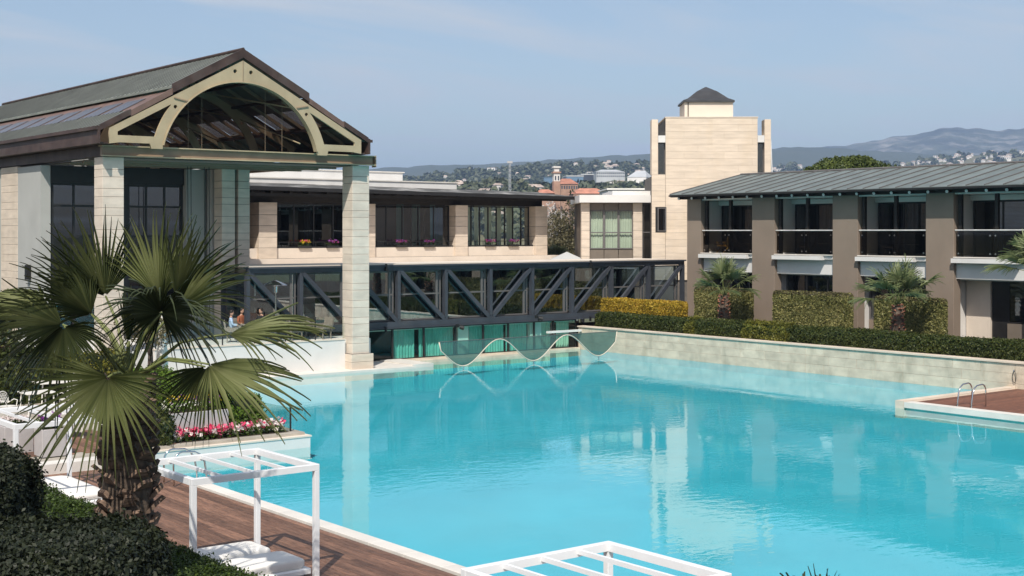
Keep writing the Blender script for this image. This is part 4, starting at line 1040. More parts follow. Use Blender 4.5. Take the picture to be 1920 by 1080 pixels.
# left strip below the slit window, with the small window let in
slab_face(tx(1222), tx(1247.6), tz(388), tz(327), 6, cuts=(3,))
slab_face(tx(1222), tx(1229), tz(436), tz(388), 4, cuts=(3,))
slab_face(tx(1222), tx(1247.6), 2.2, tz(436), 4, cuts=(3,))
B('small_window', (tx(1229.5), -.066, tz(435)), (tx(1249.5), -.056, tz(388.5)), 'frame_dark', tw_)
window(tw_, (tx(1233), -.09, tz(434)), (1, 0, 0), tx(1249) - tx(1233), tz(389.5) - tz(434), 1, 1, .06, 'frame_grey', 'glass_dark', depth=.04)
for s, (f0, f1, g0, g1) in enumerate(((1222, 1234, 1234.3, 1247.8), (1433, 1445, 1420.3, 1432.7))):
    MB().cham((tx(f0), -.04, tz(327 if s == 0 else 470)), (tx(f1), 1.1, tz(224)), .01).build('fin', 'stone_tower', tw_)
    B('band', (tx(g0), -.045, tz(267)), (tx(g1), 1.6, tz(254)), 'render_white', tw_)
    B('slit_back', (tx(g0), .55, tz(470 if s else 327)), (tx(g1), .62, tz(267)), 'interior', tw_)
    window(tw_, (tx(g0), .35, tz(470 if s else 327)), (1, 0, 0), tx(g1) - tx(g0), tz(267.5) - tz(470 if s else 327), 1, 1, .05, 'frame_grey', 'glass_dark')
MB().tube([(tx(1449), .3, tz(330)), (tx(1446.5), .3, tz(262))], .035, 6).build('downpipe', 'white_metal', tw_)
B('coping', (tx(1247), -.08, fz + .001), (tx(1421), TD, fz + .07), 'stone_cream', tw_)
cz0, cz1 = fz + .07, tz(188)
cu_ = B('cupola', (tx(1288), 1.3, cz0), (tx(1380), 1.3 + (tx(1380) - tx(1288)), cz1), 'render_cream', tw_)
MB().tube([(tx(1294.5), 1.26, cz0), (tx(1294.5), 1.26, cz1)], .03, 6).build('downpipe', 'frame_dark', cu_)
x0, x1 = tx(1284.5), tx(1382.5); y0 = 1.15; y1 = y0 + (x1 - x0); xm = (x0 + x1) / 2; ym = (y0 + y1) / 2
def ringz(f, z): return [(xm + (x0 - xm) * f, ym + (y0 - ym) * f, z), (xm + (x1 - xm) * f, ym + (y0 - ym) * f, z), (xm + (x1 - xm) * f, ym + (y1 - ym) * f, z), (xm + (x0 - xm) * f, ym + (y1 - ym) * f, z)]
rv = ringz(1, cz1 + .002) + ringz(1, cz1 + .12) + ringz(.78, cz1 + .28) + ringz(.40, cz1 + .78) + ringz(.03, tz(154.5))
rf_ = [(3, 2, 1, 0)] + [(i * 4 + k, i * 4 + (k + 1) % 4, i * 4 + 4 + (k + 1) % 4, i * 4 + 4 + k) for i in range(4) for k in range(4)] + [(16, 17, 18, 19)]
rt = MB().add(rv, rf_).build('pyramid_roof', 'frame_dark', tw_)
rt.data.materials[0] = M['roof_dark'] if 'roof_dark' in M else surf('roof_dark', (0.055, 0.055, 0.058), .5, .15, 2.0)

# ---- low annexe between restaurant and tower
ac = DP(1155, 435, 86.5)
an = thing('window_annexe', 'flat-roofed annexe with curtained windows and white roof slab left of the tower', 'building', (ac.x, ac.y, 1.0), YAW + .04)
A_ = 86.5 / F
def ax_(px): return (px - 1155) * A_
def az(py): return HC - (py - HY) * A_ - 1.0
B('body', (ax_(1092), .5, 0), (ax_(1228), 6, az(380)), 'interior_warm', an)
stone_pier(an, 'pier', ax_(1090), 0, ax_(1105.5), .6, 2.0, az(380), [.55], 'stone_cream')
stone_pier(an, 'pier', ax_(1187.5), 0, ax_(1204.5), .6, 2.0, az(380), [.55], 'stone_cream')
B('roof_slab', (ax_(1085), -.5, az(380) + .002), (ax_(1230), 6.2, az(366)), 'render_white', an)
B('roof_kerb', (ax_(1148), -.1, az(366) + .002), (ax_(1230), 6.0, az(358)), 'render_white', an)
for i in range(3):
    xa, xb = ax_(1106 + i * 27.2), ax_(1106 + (i + 1) * 27.2)
    B('panel', (xa + .02, .22, az(394)), (xb - .02, .30, az(380.3)), 'panel_taupe', an)
    B('panel', (xa + .02, .22, az(492)), (xb - .02, .30, az(467)), 'panel_taupe', an)
    window(an, (xa, .2, az(467)), (1, 0, 0), xb - xa, az(394) - az(467), 1, 2, .07, 'frame_grey', 'glass_clear', rows=[0, az(436) - az(467), az(394) - az(467)])
    curtain(an, (xa + .05, .38, az(466)), (1, 0, 0), xb - xa - .1, az(395) - az(466), 'curtain_sage', .03, .16)
window(an, (ax_(1205), .2, az(490)), (1, 0, 0), ax_(1223) - ax_(1205), az(381) - az(490), 1, 2, .06, 'frame_grey', 'glass_dark')
#@@OBJECTS
# ================================================================== OBJECTS
# ---- wave-shaped glass water feature
WY = 50.1
wv = thing('wave_sculpture', 'glass screen with a wavy lower edge standing in the far end of the pool', 'sculpture', (40.5, WY, 0))
x0w, x1w, ztw = 35.15, 45.95, 1.26
per = 4.12; xb0 = 36.5
def wave_z(x): return 0.66 - 0.56 * math.cos(2 * math.pi * (x - xb0) / per)
N_ = 120
xs = np.linspace(x0w, x1w, N_ + 1)
lowz = [min(wave_z(x), ztw) for x in xs]
lowz[0] = ztw - .02; lowz[-1] = ztw - .02
for i in (1, 2, 3, 4): pass
gm = MB()
for i in range(N_):
    a, b = xs[i] - 40.5, xs[i + 1] - 40.5
    zt0 = max(ztw, lowz[i] + .004); zt1 = max(ztw, lowz[i + 1] + .004)
    gm.add([(a, 0, lowz[i]), (b, 0, lowz[i + 1]), (b, 0, zt1), (a, 0, zt0)], [(0, 1, 2, 3)])
gm.build('glass_screen', 'glass_wave', wv)
MB().tube([(x - 40.5, 0, z) for x, z in zip(xs, lowz)], .028, 8).build('rim', 'stone_cream', wv, True)
MB().tube([(x0w - 40.5, 0, ztw), (x1w - 40.5, 0, ztw)], .014, 6).build('top_edge', 'frame_grey', wv)
for k in range(3):
    xf = xb0 + per * k
    MB().tube([(xf - 40.5, 0, -1.25), (xf - 40.5, 0, .11)], .03, 8).build('foot', 'chrome', wv)

# ---- pool ladders (pairs of bent chrome rails with treads)
def ladder(label, loc, rz, drop=1.0):
    t = thing('pool_ladder', label, 'ladder', loc, rz)
    for s in (-.27, .27):
        pts = [(-.62, s, 0), (-.62, s, .52)] + [(-.62 + .22 * (1 - math.cos(a)), s, .52 + .24 * math.sin(a)) for a in np.linspace(.4, math.pi / 2, 5)] + [(-.1, s, .74), (.05, s, .66), (.16, s, .48), (.22, s, .1), (.24, s, -drop)]
        MB().tube(pts, .024, 8).build('rail', 'chrome', t, True)
    for z in (-.3, -.55, -.8): MB().box((.17, -.25, z), (.29, .25, z + .03)).build('tread', 'chrome', t)
    return t
p = G(340, 907, .27); ladder('chrome pool ladder at the deck edge beside the palm trunk', (14.0, p.y + .1, .28), 0)
p = G(1765, 770, .22); ladder('chrome pool ladder at the brown deck on the right', (40.9, 26.9, .235), math.pi)

# ---- garden tap with a hanging hose on the pool wall
p = onX(1903, 694, 47.26)
t = thing('wall_tap', 'small tap with a dark hose hanging on the stone wall at the right edge', 'tap', (47.27, p.y, p.z))
MB().tube([(0, 0, 0), (-.09, 0, 0), (-.11, 0, -.04)], .022, 8).build('tap', 'chrome', t)
MB().tube([(-.06 + .02 * math.sin(a), .09 * math.sin(a), -.26 + .22 * math.cos(a)) for a in np.linspace(.2, 6.1, 22)], .011, 6).build('hose', 'frame_dark', t)
# ---- white pergola daybeds
def pergola(label, x0, y0, w, l, zt=2.2, z0=.25):
    t = thing('pergola', label, 'pergola', (x0, y0, z0), 0, 'white pergolas on the timber deck')
    h = zt - z0; b = .095
    for (x, y) in ((0, 0), (w - b, 0), (w - b, l - b), (0, l - b)):
        MB().cham((x, y, 0), (x + b, y + b, h - .11), .006).build('post', 'white_metal', t)
    for (a, c) in (((0, 0, h - .108), (w, b, h)), ((0, l - b, h - .108), (w, l, h)), ((0, b + .001, h - .108), (b, l - b - .001, h)), ((w - b, b + .001, h - .108), (w, l - b - .001, h))):
        MB().cham(a, c, .006).build('beam', 'white_metal', t)
    n = 3
    for i in range(1, n + 1):
        x = w * i / (n + 1)
        if i in (1, 2, 3, 4): MB().box((x - .025, b + .002, h - .07), (x + .025, l - b - .002, h - .012)).build('slat', 'white_metal', t)
    MB().cham((.1, .1, .06), (w - .1, l - .1, .15), .02).build('platform', 'white_metal', t)
    for (x, y) in ((.2, .2), (w - .3, .2), (w - .3, l - .3), (.2, l - .3)): MB().box((x, y, 0), (x + .1, y + .1, .059)).build('foot', 'white_metal', t)
    return t
pergola('white pergola frame over twin cushions on the deck beside the palm', 9.5, 20.5, 2.37, 2.25)
pergola('white pergola frame at the bottom edge of the picture, only its top showing', 9.5, 10.95, 2.37, 2.15)
pergola('white pergola frame partly hidden behind the palm, beside the grey planters', 9.3, 28.6, 2.25, 2.9)
def cushion(label, a, b, z, th=.16, gr=None):
    cx_, cy_ = (a[0] + b[0]) / 2, (a[1] + b[1]) / 2; w, l = b[0] - a[0], b[1] - a[1]
    m = MB(); n = 14; V = []
    for s, zz in ((.96, 0), (1.0, .3), (1.0, .7), (.97, .92), (.9, 1.0), (.4, 1.03)):
        for i in range(n * 4):
            t = 2 * math.pi * (i + .5) / (n * 4); c_, s_ = math.cos(t), math.sin(t)
            k = (abs(c_) ** 14 + abs(s_) ** 14) ** (-1 / 14)
            V.append((c_ * k * w / 2 * s, s_ * k * l / 2 * s, zz * th))
    R_ = n * 4
    Fs = [(j * R_ + i, j * R_ + (i + 1) % R_, (j + 1) * R_ + (i + 1) % R_, (j + 1) * R_ + i) for j in range(5) for i in range(R_)] + [tuple(range(5 * R_, 6 * R_)), tuple(reversed(range(R_)))]
    o = m.add(V, Fs).build('seat_cushion', 'cushion', None, True); o.location = (cx_, cy_, z)
    return tag(o, label, 'cushion', gr)
gz = .25 + .152
cushion('thick white cushion on the pergola platform, the one farther from the hedge', (10.35, 21.75), (11.62, 22.55), gz, gr='pergola cushions')
cushion('thick white cushion on the pergola platform, the one at the near end', (10.35, 20.66), (11.70, 21.52), gz, gr='pergola cushions')
cushion('flat white mattress under the pergola behind the palm trunk', (9.45, 28.75), (11.4, 31.35), gz, gr='pergola cushions')
cushion('white mattress under the pergola at the bottom edge', (9.65, 11.1), (11.72, 12.95), gz, gr='pergola cushions')

# ---- clipped hedges on the right bank
GR = 'clipped hedges along the balcony wing'
hedge('box_hedge', 'tall clipped hedge behind the palm next to the first taupe pillar', (52.4, 47.35, 1.18), (53.0, 51.1, 3.26), 'leaf_hedge', .10, 1500, GR, top_mat='leaf_brown', seed=3, rough=.03)
hedge('box_hedge', 'tall clipped hedge standing free between the second and third taupe pillars', (52.4, 41.05, 1.18), (53.0, 45.65, 3.24), 'leaf_hedge', .10, 1500, GR, top_mat='leaf_brown', seed=4, rough=.03)
hedge('box_hedge', 'tall clipped hedge behind the palm before the fourth taupe pillar', (52.4, 35.85, 1.18), (53.0, 39.5, 3.2), 'leaf_hedge', .10, 1500, GR, top_mat='leaf_brown', seed=5, rough=.03)
hedge('box_hedge', 'orange-yellow clipped hedge above the corner of the pool wall', (49.0, 49.0, 1.18), (49.9, 55.2, 2.62), 'leaf_yellow', .09, 2000, GR, seed=6, rough=.04, wall='leaf_hedge_low')
hedge('low_hedge', 'long low dark green hedge along the top of the pool wall', (47.85, 24, 1.18), (48.9, 53.9, 1.90), 'leaf_hedge_low', .085, 1700, GR, seed=7, rough=.06, rnd=.15)
hedge('low_shrub', 'yellow-green patch of shrub in the middle of the long low hedge', (47.75, 40.6, 1.18), (48.75, 43.6, 1.98), 'leaf_yellow_green', .085, 1900, GR, seed=8, rough=.09, rnd=.3, cat='shrub')
hedge('low_shrub', 'small yellow-green shrub in the low hedge below the first palm', (47.75, 46.4, 1.18), (48.75, 47.4, 2.0), 'leaf_yellow_green', .085, 1500, GR, seed=9, rough=.09, rnd=.3, cat='shrub')
t = thing('garden_stone', 'pale leaning stone slab beside the hedge at the third pillar', 'stone', (52.8, 38.85, 1.18))
MB().prism([(0, 0, 0), (.1, .9, 0), (.1, .3, .75), (0, .05, .8)], (.25, 0, 0)).build('slab', 'stone_pale', t)

# ---- palms
def small_palm(label, base, th, R_, n, seed, leaf='palm_leaf_bright', group='fan palms along the balcony wing', tr=.29, mt='trunk_red', skirt=True):
    t = thing('fan_palm', label, 'palm', base, random.Random(seed).uniform(0, 6), group)
    palm_trunk(t, th, tr, 60, 'trunk_bark', mt, .09, .75, seed)
    r_ = random.Random(seed)
    for i in range(n):
        a = i * 2.39996 + r_.uniform(-.2, .2); u = (i + .5) / n
        el = math.radians(88 - 74 * u + r_.uniform(-8, 8))
        d = Vector((math.cos(a) * math.cos(el), math.sin(a) * math.cos(el), math.sin(el)))
        pl = R_ * r_.uniform(.42, .58)
        root = Vector((0, 0, th - .05)); hub = root + d * pl + Vector((0, 0, .05))
        axd = (d + Vector((0, 0, -.05 - .22 * u))).normalized()
        nrm = (Vector((0, 0, 1)) - d * .3 * (1 - u)) if abs(axd.z) < .9 else Vector((-math.cos(a), -math.sin(a), .2))
        frond(t, root, hub, axd, nrm, R_ * r_.uniform(.52, .66), leaf, .014, seed * 50 + i, nleaf=32, arc=r_.uniform(120, 190), droop=.14, sag=.02 + .12 * u)
    return t
small_palm('fan palm with reddish stubby trunk at the first tall hedge', (50.3, 46.95, 1.18), 1.85, 1.95, 13, 11)
small_palm('fan palm with reddish trunk between the second free hedge and the fourth pillar', (50.3, 36.6, 1.18), 1.80, 2.1, 14, 12)
small_palm('fan palm at the right edge, only its left fronds in view', (50.6, 29.9, 1.18), 3.1, 2.3, 18, 13)
p = DP(1545, 1150, 13.0)
small_palm('palm below the picture, only its frond tips showing at the bottom edge', (p.x, p.y, .2), max(.5, p.z - .75), 0.95, 14, 14, 'palm_leaf', 'fan palms of the near garden')

# the big palm in the foreground: fronds set one by one (right, up, away from the viewer; metres)
PD = 19.0
cr_ = DP(240, 700, PD)
bp = thing('fan_palm', 'big dark fan palm with shaggy brown trunk in the left foreground', 'palm', (cr_.x, cr_.y, .16), YAW, 'fan palms of the near garden')
zc_ = cr_.z - .16
palm_trunk(bp, zc_ - .12, .37, 150, 'trunk_bark', 'trunk_boot', .145, .82, 5)
SC = PD / F
def fp(px, py, toward=0.0): return Vector(((px - 240) * SC, -toward, zc_ - (py - 700) * SC))
FR = [  # hub px, towards viewer, axis (right, up, towards), normal (right, up, towards), length, arc, droop, leaf colour (sunlit fans painted paler, shaded ones darker), seed
    ((180, 558), -.45, (-.32, .95, -.1), (.5, .2, .8), 1.42, 115, .05, 'palm_leaf', 1),
    ((165, 590), -.15, (-.70, .65, .1), (.3, .5, .8), 1.10, 120, .20, 'palm_leaf', 15),
    ((150, 585), -.35, (-.52, .85, -.1), (.4, .3, .8), 1.40, 105, .07, 'palm_leaf', 31),
    ((286, 560), -.40, (-.04, 1, -.15), (.05, .2, 1), 1.42, 105, .05, 'palm_leaf_pale', 2),
    ((322, 562), -.25, (.55, .84, -.1), (-.1, .2, 1), 1.36, 95, .06, 'palm_leaf', 4),
    ((330, 580), -.05, (.86, .52, .0), (.0, .6, .8), 1.30, 70, .12, 'palm_leaf_pale', 24),
    ((316, 584), .40, (.10, .70, .55), (0, -.45, 1), 1.04, 330, .30, 'palm_leaf', 3),
    ((432, 626), .05, (.99, .06, .1), (.05, 1, .40), 1.42, 105, .14, 'palm_leaf_pale', 5),
    ((408, 676), .55, (.80, -.52, .3), (.35, .75, .6), 1.48, 125, .10, 'palm_leaf_pale', 6),
    ((402, 680), .58, (-.25, -.85, .35), (.1, .5, .85), 1.00, 130, .12, 'palm_leaf', 26),
    ((228, 698), .64, (-.14, -.86, .45), (0, .45, .9), 1.40, 215, .08, 'palm_leaf_pale', 7),
    ((128, 606), .25, (-.96, .18, .2), (-.1, .7, .7), 1.16, 120, .12, 'palm_leaf', 8),
    ((132, 610), .28, (.10, -.92, .25), (-.1, .4, .9), 1.05, 190, .22, 'palm_leaf', 28),
    ((70, 580), -.3, (-.95, .15, 0), (-.1, .9, .4), 1.25, 130, .25, 'palm_leaf_pale', 9),
]
for (h, tw2, a, n, L, arc, dr, lf, sd_) in FR:
    hub = fp(h[0], h[1], tw2)
    a3 = Vector((a[0], -a[2], a[1])); n3 = Vector((n[0], -n[2], n[1]))
    root = Vector((random.uniform(-.12, .12), random.uniform(-.12, .12), zc_ - .12))
    frond(bp, root, hub, a3, n3, L, lf, .020, 900 + sd_, arch=.14, nleaf=int(7 + 56 * arc / 300), arc=arc, droop=dr)
for k in range(5):                                            # young spears in the middle
    d = Vector((random.uniform(-.15, .15), random.uniform(-.15, .15), 1))
    frond(bp, Vector((0, 0, zc_ - .1)), Vector((0, 0, zc_ + .35)) + d * .1, d, (0, -1, .1), .8, 'palm_leaf_pale', .02, 70 + k, nleaf=7, arc=16, droop=.0)
# second palm at the left edge, further back
p = G(12, 748, .45)
lp = thing('fan_palm', 'palm at the left edge behind the big one, brown trunk half in view', 'palm', (p.x - .1, p.y, .42), 0, 'fan palms of the near garden')
palm_trunk(lp, 1.9, .26, 70, 'trunk_bark', 'trunk_red', .09, .85, 8)
for i in range(16):
    r_ = random.Random(300 + i); a = i * 2.39996; u = (i + .5) / 16; el = math.radians(75 - 100 * u)
    d = Vector((math.cos(a) * math.cos(el), math.sin(a) * math.cos(el), math.sin(el))); root = Vector((0, 0, 1.85)); hub = root + d * .95
    frond(lp, root, hub, (d + Vector((0, 0, -.3 * u))), Vector((0, 0, 1)) - d * .2, 1.0, 'palm_leaf', .016, 500 + i, nleaf=30, arc=240, droop=.3, sag=.15 * u)

# ---- near hedges and bushes, bottom left
GN = 'hedges and bushes of the near garden'
hedge('low_hedge', 'green clipped hedge along the deck in front of the pergola, right of the palm trunk', (7.75, 13.0, .16), (9.2, 27.5, 1.28), 'leaf_fine', .05, 2600, GN, seed=21, rough=.07, rnd=.25)
p0 = DP(120, 985, 15.5)
def bush(label, px, py, d, rx, ry, rz_, leaf, size, n, seed, ground=.16):
    c = DP(px, py, d); t = thing('round_bush', label, 'bush', (c.x, c.y, ground), YAW, GN)
    g = RNG.normal(0, 1, (n, 3)); g /= np.linalg.norm(g, axis=1, keepdims=True); g[:, 2] = np.where(g[:, 2] < -.3, -g[:, 2], g[:, 2])
    k = (np.abs(g) ** 4.5).sum(1) ** (-1 / 4.5); P = g * k[:, None] * np.array([rx, ry, rz_])
    P = P + g * (lump(P, 2.2, seed) * .14 + lump(P, 7, seed + 1) * .06 + RNG.normal(-.02, .05, n))[:, None]
    P[:, 2] += c.z - ground
    V, Q = leaf_quads(P, g, size, .75)
    link('foliage', np_mesh('foliage', V, Q, leaf), t)
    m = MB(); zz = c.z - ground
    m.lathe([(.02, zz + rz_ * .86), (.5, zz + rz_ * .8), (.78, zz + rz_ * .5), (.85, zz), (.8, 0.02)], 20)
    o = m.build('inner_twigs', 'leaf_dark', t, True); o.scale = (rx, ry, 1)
    return t
bush('large dark bush filling the bottom left corner below the palm trunk', 112, 1190, 15.0, 1.02, 1.3, 1.16, 'leaf_dark', .06, 60000, 31)
bush('dark rounded bush at the left edge beside the low wall', -6, 962, 17.0, .36, .7, .70, 'leaf_dark', .055, 26000, 32)
bush('low dark bush right at the foot of the palm trunk', 215, 1150, 16.6, .40, .6, .62, 'leaf_dark', .055, 16000, 33)

# ---- cafe terrace: planters, flowers, furniture, hedges
def planter(label, cx_, cy_, w, l, h, z, petals, leaf, n, fh, leafn=260):
    t = thing('planter', label, 'planter', (cx_, cy_, z), 0, 'grey planters of the cafe terrace')
    MB().cham((-w / 2, -l / 2, 0), (w / 2, l / 2, h), .012).build('box', 'planter_grey', t)
    B('earth', (-w / 2 + .04, -l / 2 + .04, h), (w / 2 - .04, l / 2 - .04, h + .01), 'soil', t)
    flowers(t, 'blossoms', (-w / 2 + .03, -l / 2 + .03, h), (w / 2 - .03, l / 2 - .03, h), petals, leaf, n, .075, leafn, .09, fh)
    return t
z_ = .45
planter('square grey planter with lavender beside the white pergola post', 12.28, 34.95, .62, .62, .70, z_, ['petal_purple'], 'leaf_fine', 40, .30, 500)
planter('square grey planter with white flowers behind the lavender planter', 11.75, 36.1, .75, .75, .70, z_, ['petal_white'], 'leaf_fine', 60, .18)
planter('grey planter of magenta flowers at the left edge', 11.3, 38.4, 1.0, 1.0, .72, z_, ['petal_magenta'], 'leaf_fine', 160, .28)
planter('long grey planter with yellow and violet flowers above the pink flower bed', 16.65, 35.75, 1.75, .75, .72, z_, ['petal_yellow', 'petal_yellow', 'petal_purple'], 'leaf_fresh', 80, .38, 700)
fb = thing('flower_bed', 'bed of pink and white flowers at the corner of the pool', 'flower bed', (17, 34.95, .40))
B('earth', (-2.4, -.05, 0), (2.2, .42, .03), 'soil', fb)
flowers(fb, 'blossoms', (-2.3, -.02, .03), (1.0, .42, .03), ['petal_pink', 'petal_pink', 'petal_white'], 'leaf_fine', 130, .15, 1500, .10, .24)
flowers(fb, 'blossoms', (1.0, -.02, .03), (2.1, .60, .03), ['petal_white', 'petal_white', 'petal_pink'], 'leaf_fine', 40, .15, 500, .10, .24)
gp = thing('glass_screen', 'small clear glass screen with dark post at the flower bed corner', 'glass screen', (19.3, 35.0, .345))
B('pane', (-.006, .03, .05), (.006, 2.4, .75), 'glass_clear', gp); B('post', (-.02, -.01, 0), (.02, .028, .85), 'frame_dark', gp)
hedge('garden_hedge', 'bright green hedge along the pool edge of the cafe terrace', (17.7, 36.4, .42), (19.25, 41.0, 1.35), 'leaf_fresh', .09, 1100, seed=41, rough=.08, rnd=.25, group='greenery of the cafe terrace')
hedge('garden_hedge', 'bright green hedge further back beside the pale tree trunk', (19.0, 41.2, .42), (20.4, 47.0, 1.25), 'leaf_fresh', .10, 900, seed=42, rough=.10, rnd=.3, group='greenery of the cafe terrace')
hedge('garden_hedge', 'dark shrub below the hanging palm fronds beside the pink flowers', (14.6, 34.75, .42), (15.7, 35.6, 1.3), 'leaf_hedge_low', .09, 1400, seed=43, rough=.12, rnd=.3, group='greenery of the cafe terrace', cat='shrub')
hedge('garden_hedge', 'dark leafy shrub behind the white cafe tables', (13.6, 46.0, .42), (16.6, 48.0, 2.1), 'leaf_hedge_low', .14, 700, seed=44, rough=.16, rnd=.4, group='greenery of the cafe terrace', cat='shrub')
hedge('garden_hedge', 'green shrub with yellow blossom behind the farther cafe table', (17.2, 48.8, .42), (20.5, 50.0, 1.75), 'leaf_yellow_green', .12, 700, seed=45, rough=.16, rnd=.4, group='greenery of the cafe terrace', cat='shrub')
tree('garden_tree', 'small tree in fresh leaf behind the palm below the pavilion', (21.2, 49.4, .42), 3.0, 1.6, 'leaf_brown', .13, 18, 260, trunk_r=.14, low=.4, group='greenery of the cafe terrace')
tree('garden_tree', 'dark evergreen tree at the left edge behind the cafe tables', (14.5, 49.5, .42), 4.2, 2.3, 'leaf_hedge_low', .16, 30, 300, trunk_r=.16, low=.1, group='greenery of the cafe terrace')
t = thing('sun_umbrella', 'closed white parasol standing by the terrace wall', 'parasol', (22.2, 50.6, .42))
MB().lathe([(.32, 0), (.34, .06), (.05, .1), (.04, 1.0)], 16).build('foot', 'planter_grey', t)
MB().lathe([(.03, .4), (.24, .55), (.20, 1.2), (.10, 2.1), (.02, 2.5)], 14).build('folded_cover', 'white_iron', t, True)

def iron_chair(label, loc, rz, gr='white lattice chairs of the cafe'):
    t = thing('garden_chair', label, 'chair', loc, rz, gr)
    MB().lathe([(.02, .435), (.20, .435), (.235, .445), (.235, .46), (.02, .465)], 18).build('seat', 'white_iron', t)
    m = MB(); pts = [(.25 * math.cos(a), .16 + .06 * math.sin(a) * 0, .62 + .27 * math.sin(a)) for a in np.linspace(-.35, math.pi + .35, 17)]
    m.tube([(x, y + .05, z) for x, y, z in pts], .018, 6)
    for k in range(-4, 5):                                   # lattice back
        for s in (-1, 1):
            seg = []
            for q in np.linspace(-.3, .3, 13):
                x = k * .075 + q * .5 * s; z = .64 + q
                if x * x + (z - .62) ** 2 < .25 ** 2 and z > .50: seg.append((x, .21, z))
            if len(seg) > 1: m.tube(seg, .010, 4)
    m.build('lattice_back', 'white_iron', t)
    for s in (-1, 1):
        MB().tube([(s * .22, .21, .52), (s * .29, .02, .64), (s * .25, -.16, .62), (s * .19, -.17, .44)], .014, 6).build('arm', 'white_iron', t)
        for q in (-1, 1): MB().tube([(s * .15, q * .15, .44), (s * .20, q * .20, 0)], [.016, .013], 6).build('leg', 'white_iron', t)
    return t
def cafe_table(label, loc, w, l, rz=0):
    t = thing('cafe_table', label, 'table', loc, rz, 'white tables of the cafe')
    MB().cham((-w / 2, -l / 2, .70), (w / 2, l / 2, .735), .008).build('top', 'white_iron', t)
    for x in (-1, 1):
        for y in (-1, 1): MB().tube([(x * (w / 2 - .1), y * (l / 2 - .1), .699), (x * (w / 2 - .06), y * (l / 2 - .06), 0)], .022, 6).build('leg', 'white_iron', t)
    return t
TZ = .425
def seat_at(px, py): p = G(px, py, TZ + .72); return p
a = seat_at(122, 714); cafe_table('white cafe table in front of the yellow blossom, left of the palm', (a.x, a.y, TZ), 2.0, 1.0)
iron_chair('white lattice chair at the left end of the farther cafe table', (a.x - .75, a.y + .75, TZ), .2)
iron_chair('white lattice chair behind the middle of the farther cafe table', (a.x + .1, a.y + .8, TZ), 0)
iron_chair('white lattice chair at the right end of the farther cafe table', (a.x + .75, a.y + .75, TZ), -.2)
iron_chair('white lattice chair on the near side of the farther cafe table', (a.x + .1, a.y - .8, TZ), math.pi)
a = seat_at(70, 735); cafe_table('small white cafe table beside the dark leafy shrub', (a.x, a.y, TZ), .95, .95)
iron_chair('white lattice chair right of the small cafe table', (a.x + .85, a.y - .25, TZ), -1.3)
a = seat_at(14, 745); iron_chair('white lattice chair at the left edge by the palm trunk', (a.x, a.y, TZ), .5)
a = seat_at(345, 757); cafe_table('round-cornered white table beside the bright green hedge', (a.x, a.y, TZ), 1.0, .9)
iron_chair('white lattice chair, left of the pair at the bright green hedge', (a.x - .42, a.y - .1, TZ + .05), 2.6)
iron_chair('white lattice chair, right of the pair at the bright green hedge', (a.x + .25, a.y - .55, TZ + .05), 2.9)
a = G(45, 772, TZ + .72); cafe_table('white table under the pergola beam at the left edge', (13.5, 37.6, TZ + .03), 1.1, .9)
iron_chair('white lattice chair beside the table under the pergola beam', (14.4, 37.0, TZ + .03), 1.2)
iron_chair('white lattice chair half hidden behind the hanging fan frond', (14.6, 36.1, TZ + .03), -.6)

# ---- terrace of the pavilion: heater, furniture, guests
FZ2 = 1.392
p = onY(517, 524, 53.4)
t = thing('patio_heater', 'mushroom-shaped steel patio heater on the pavilion terrace', 'patio heater', (p.x, 53.4, FZ2))
MB().lathe([(.02, 0), (.26, 0), (.26, .06), (.22, .75), (.06, .8)], 18).build('gas_case', 'frame_dark', t, True)
MB().tube([(0, 0, .78), (0, 0, 2.15)], .035, 10).build('pole', 'chrome', t)
MB().lathe([(.035, 2.12), (.10, 2.16), (.11, 2.42), (.05, 2.46)], 16).build('burner', 'chrome', t)
MB().lathe([(.52, 2.47), (.50, 2.50), (.30, 2.60), (.10, 2.68), (.01, 2.69)], 24).build('reflector', 'chrome', t, True)
def lounge_chair(label, loc, rz, m='wicker', gr='wicker chairs of the pavilion terrace'):
    t = thing('wicker_chair', label, 'chair', loc, rz, gr)
    MB().cham((-.27, -.27, .36), (.27, .25, .46), .02).build('seat', m, t)
    MB().prism([(-.29, .22, .38), (-.29, .30, .36), (-.29, .40, .95), (-.29, .33, .97)], (.58, 0, 0)).build('backrest', m, t)
    for s in (-1, 1):
        MB().cham((s * .30 - .035, -.26, .46), (s * .30 + .035, .28, .66), .015).build('arm', m, t)
        for q in (-1, 1): MB().box((s * .25 - .022, q * .23 - .022, 0), (s * .25 + .022, q * .23 + .022, .359)).build('leg', m, t)
    return t
def round_table(label, loc):
    t = thing('round_table', label, 'table', loc, 0, 'round tables of the pavilion terrace')
    MB().lathe([(.01, .70), (.45, .70), (.46, .72), (.45, .74), (.01, .74)], 24).build('top', 'wicker', t)
    MB().tube([(0, 0, .03), (0, 0, .70)], .04, 8).build('pedestal', 'frame_dark', t)
    MB().lathe([(.01, 0), (.26, 0), (.24, .03), (.01, .035)], 18).build('base', 'frame_dark', t)
def tp(px, Y): q = onY(px, 590, Y); return Vector((q.x, Y, FZ2))
round_table('round wicker table of the guests behind the palm tips', tp(470, 54.4))
round_table('round wicker table right of the heater, next to the glass balustrade', tp(572, 53.6))
lounge_chair('wicker chair left of the right-hand terrace table', tp(553, 53.5), 1.4)
lounge_chair('wicker chair behind the right-hand terrace table', tp(578, 54.4), .1)
lounge_chair('pinkish wicker chair nearest the tall column', tp(606, 53.5), -1.4)
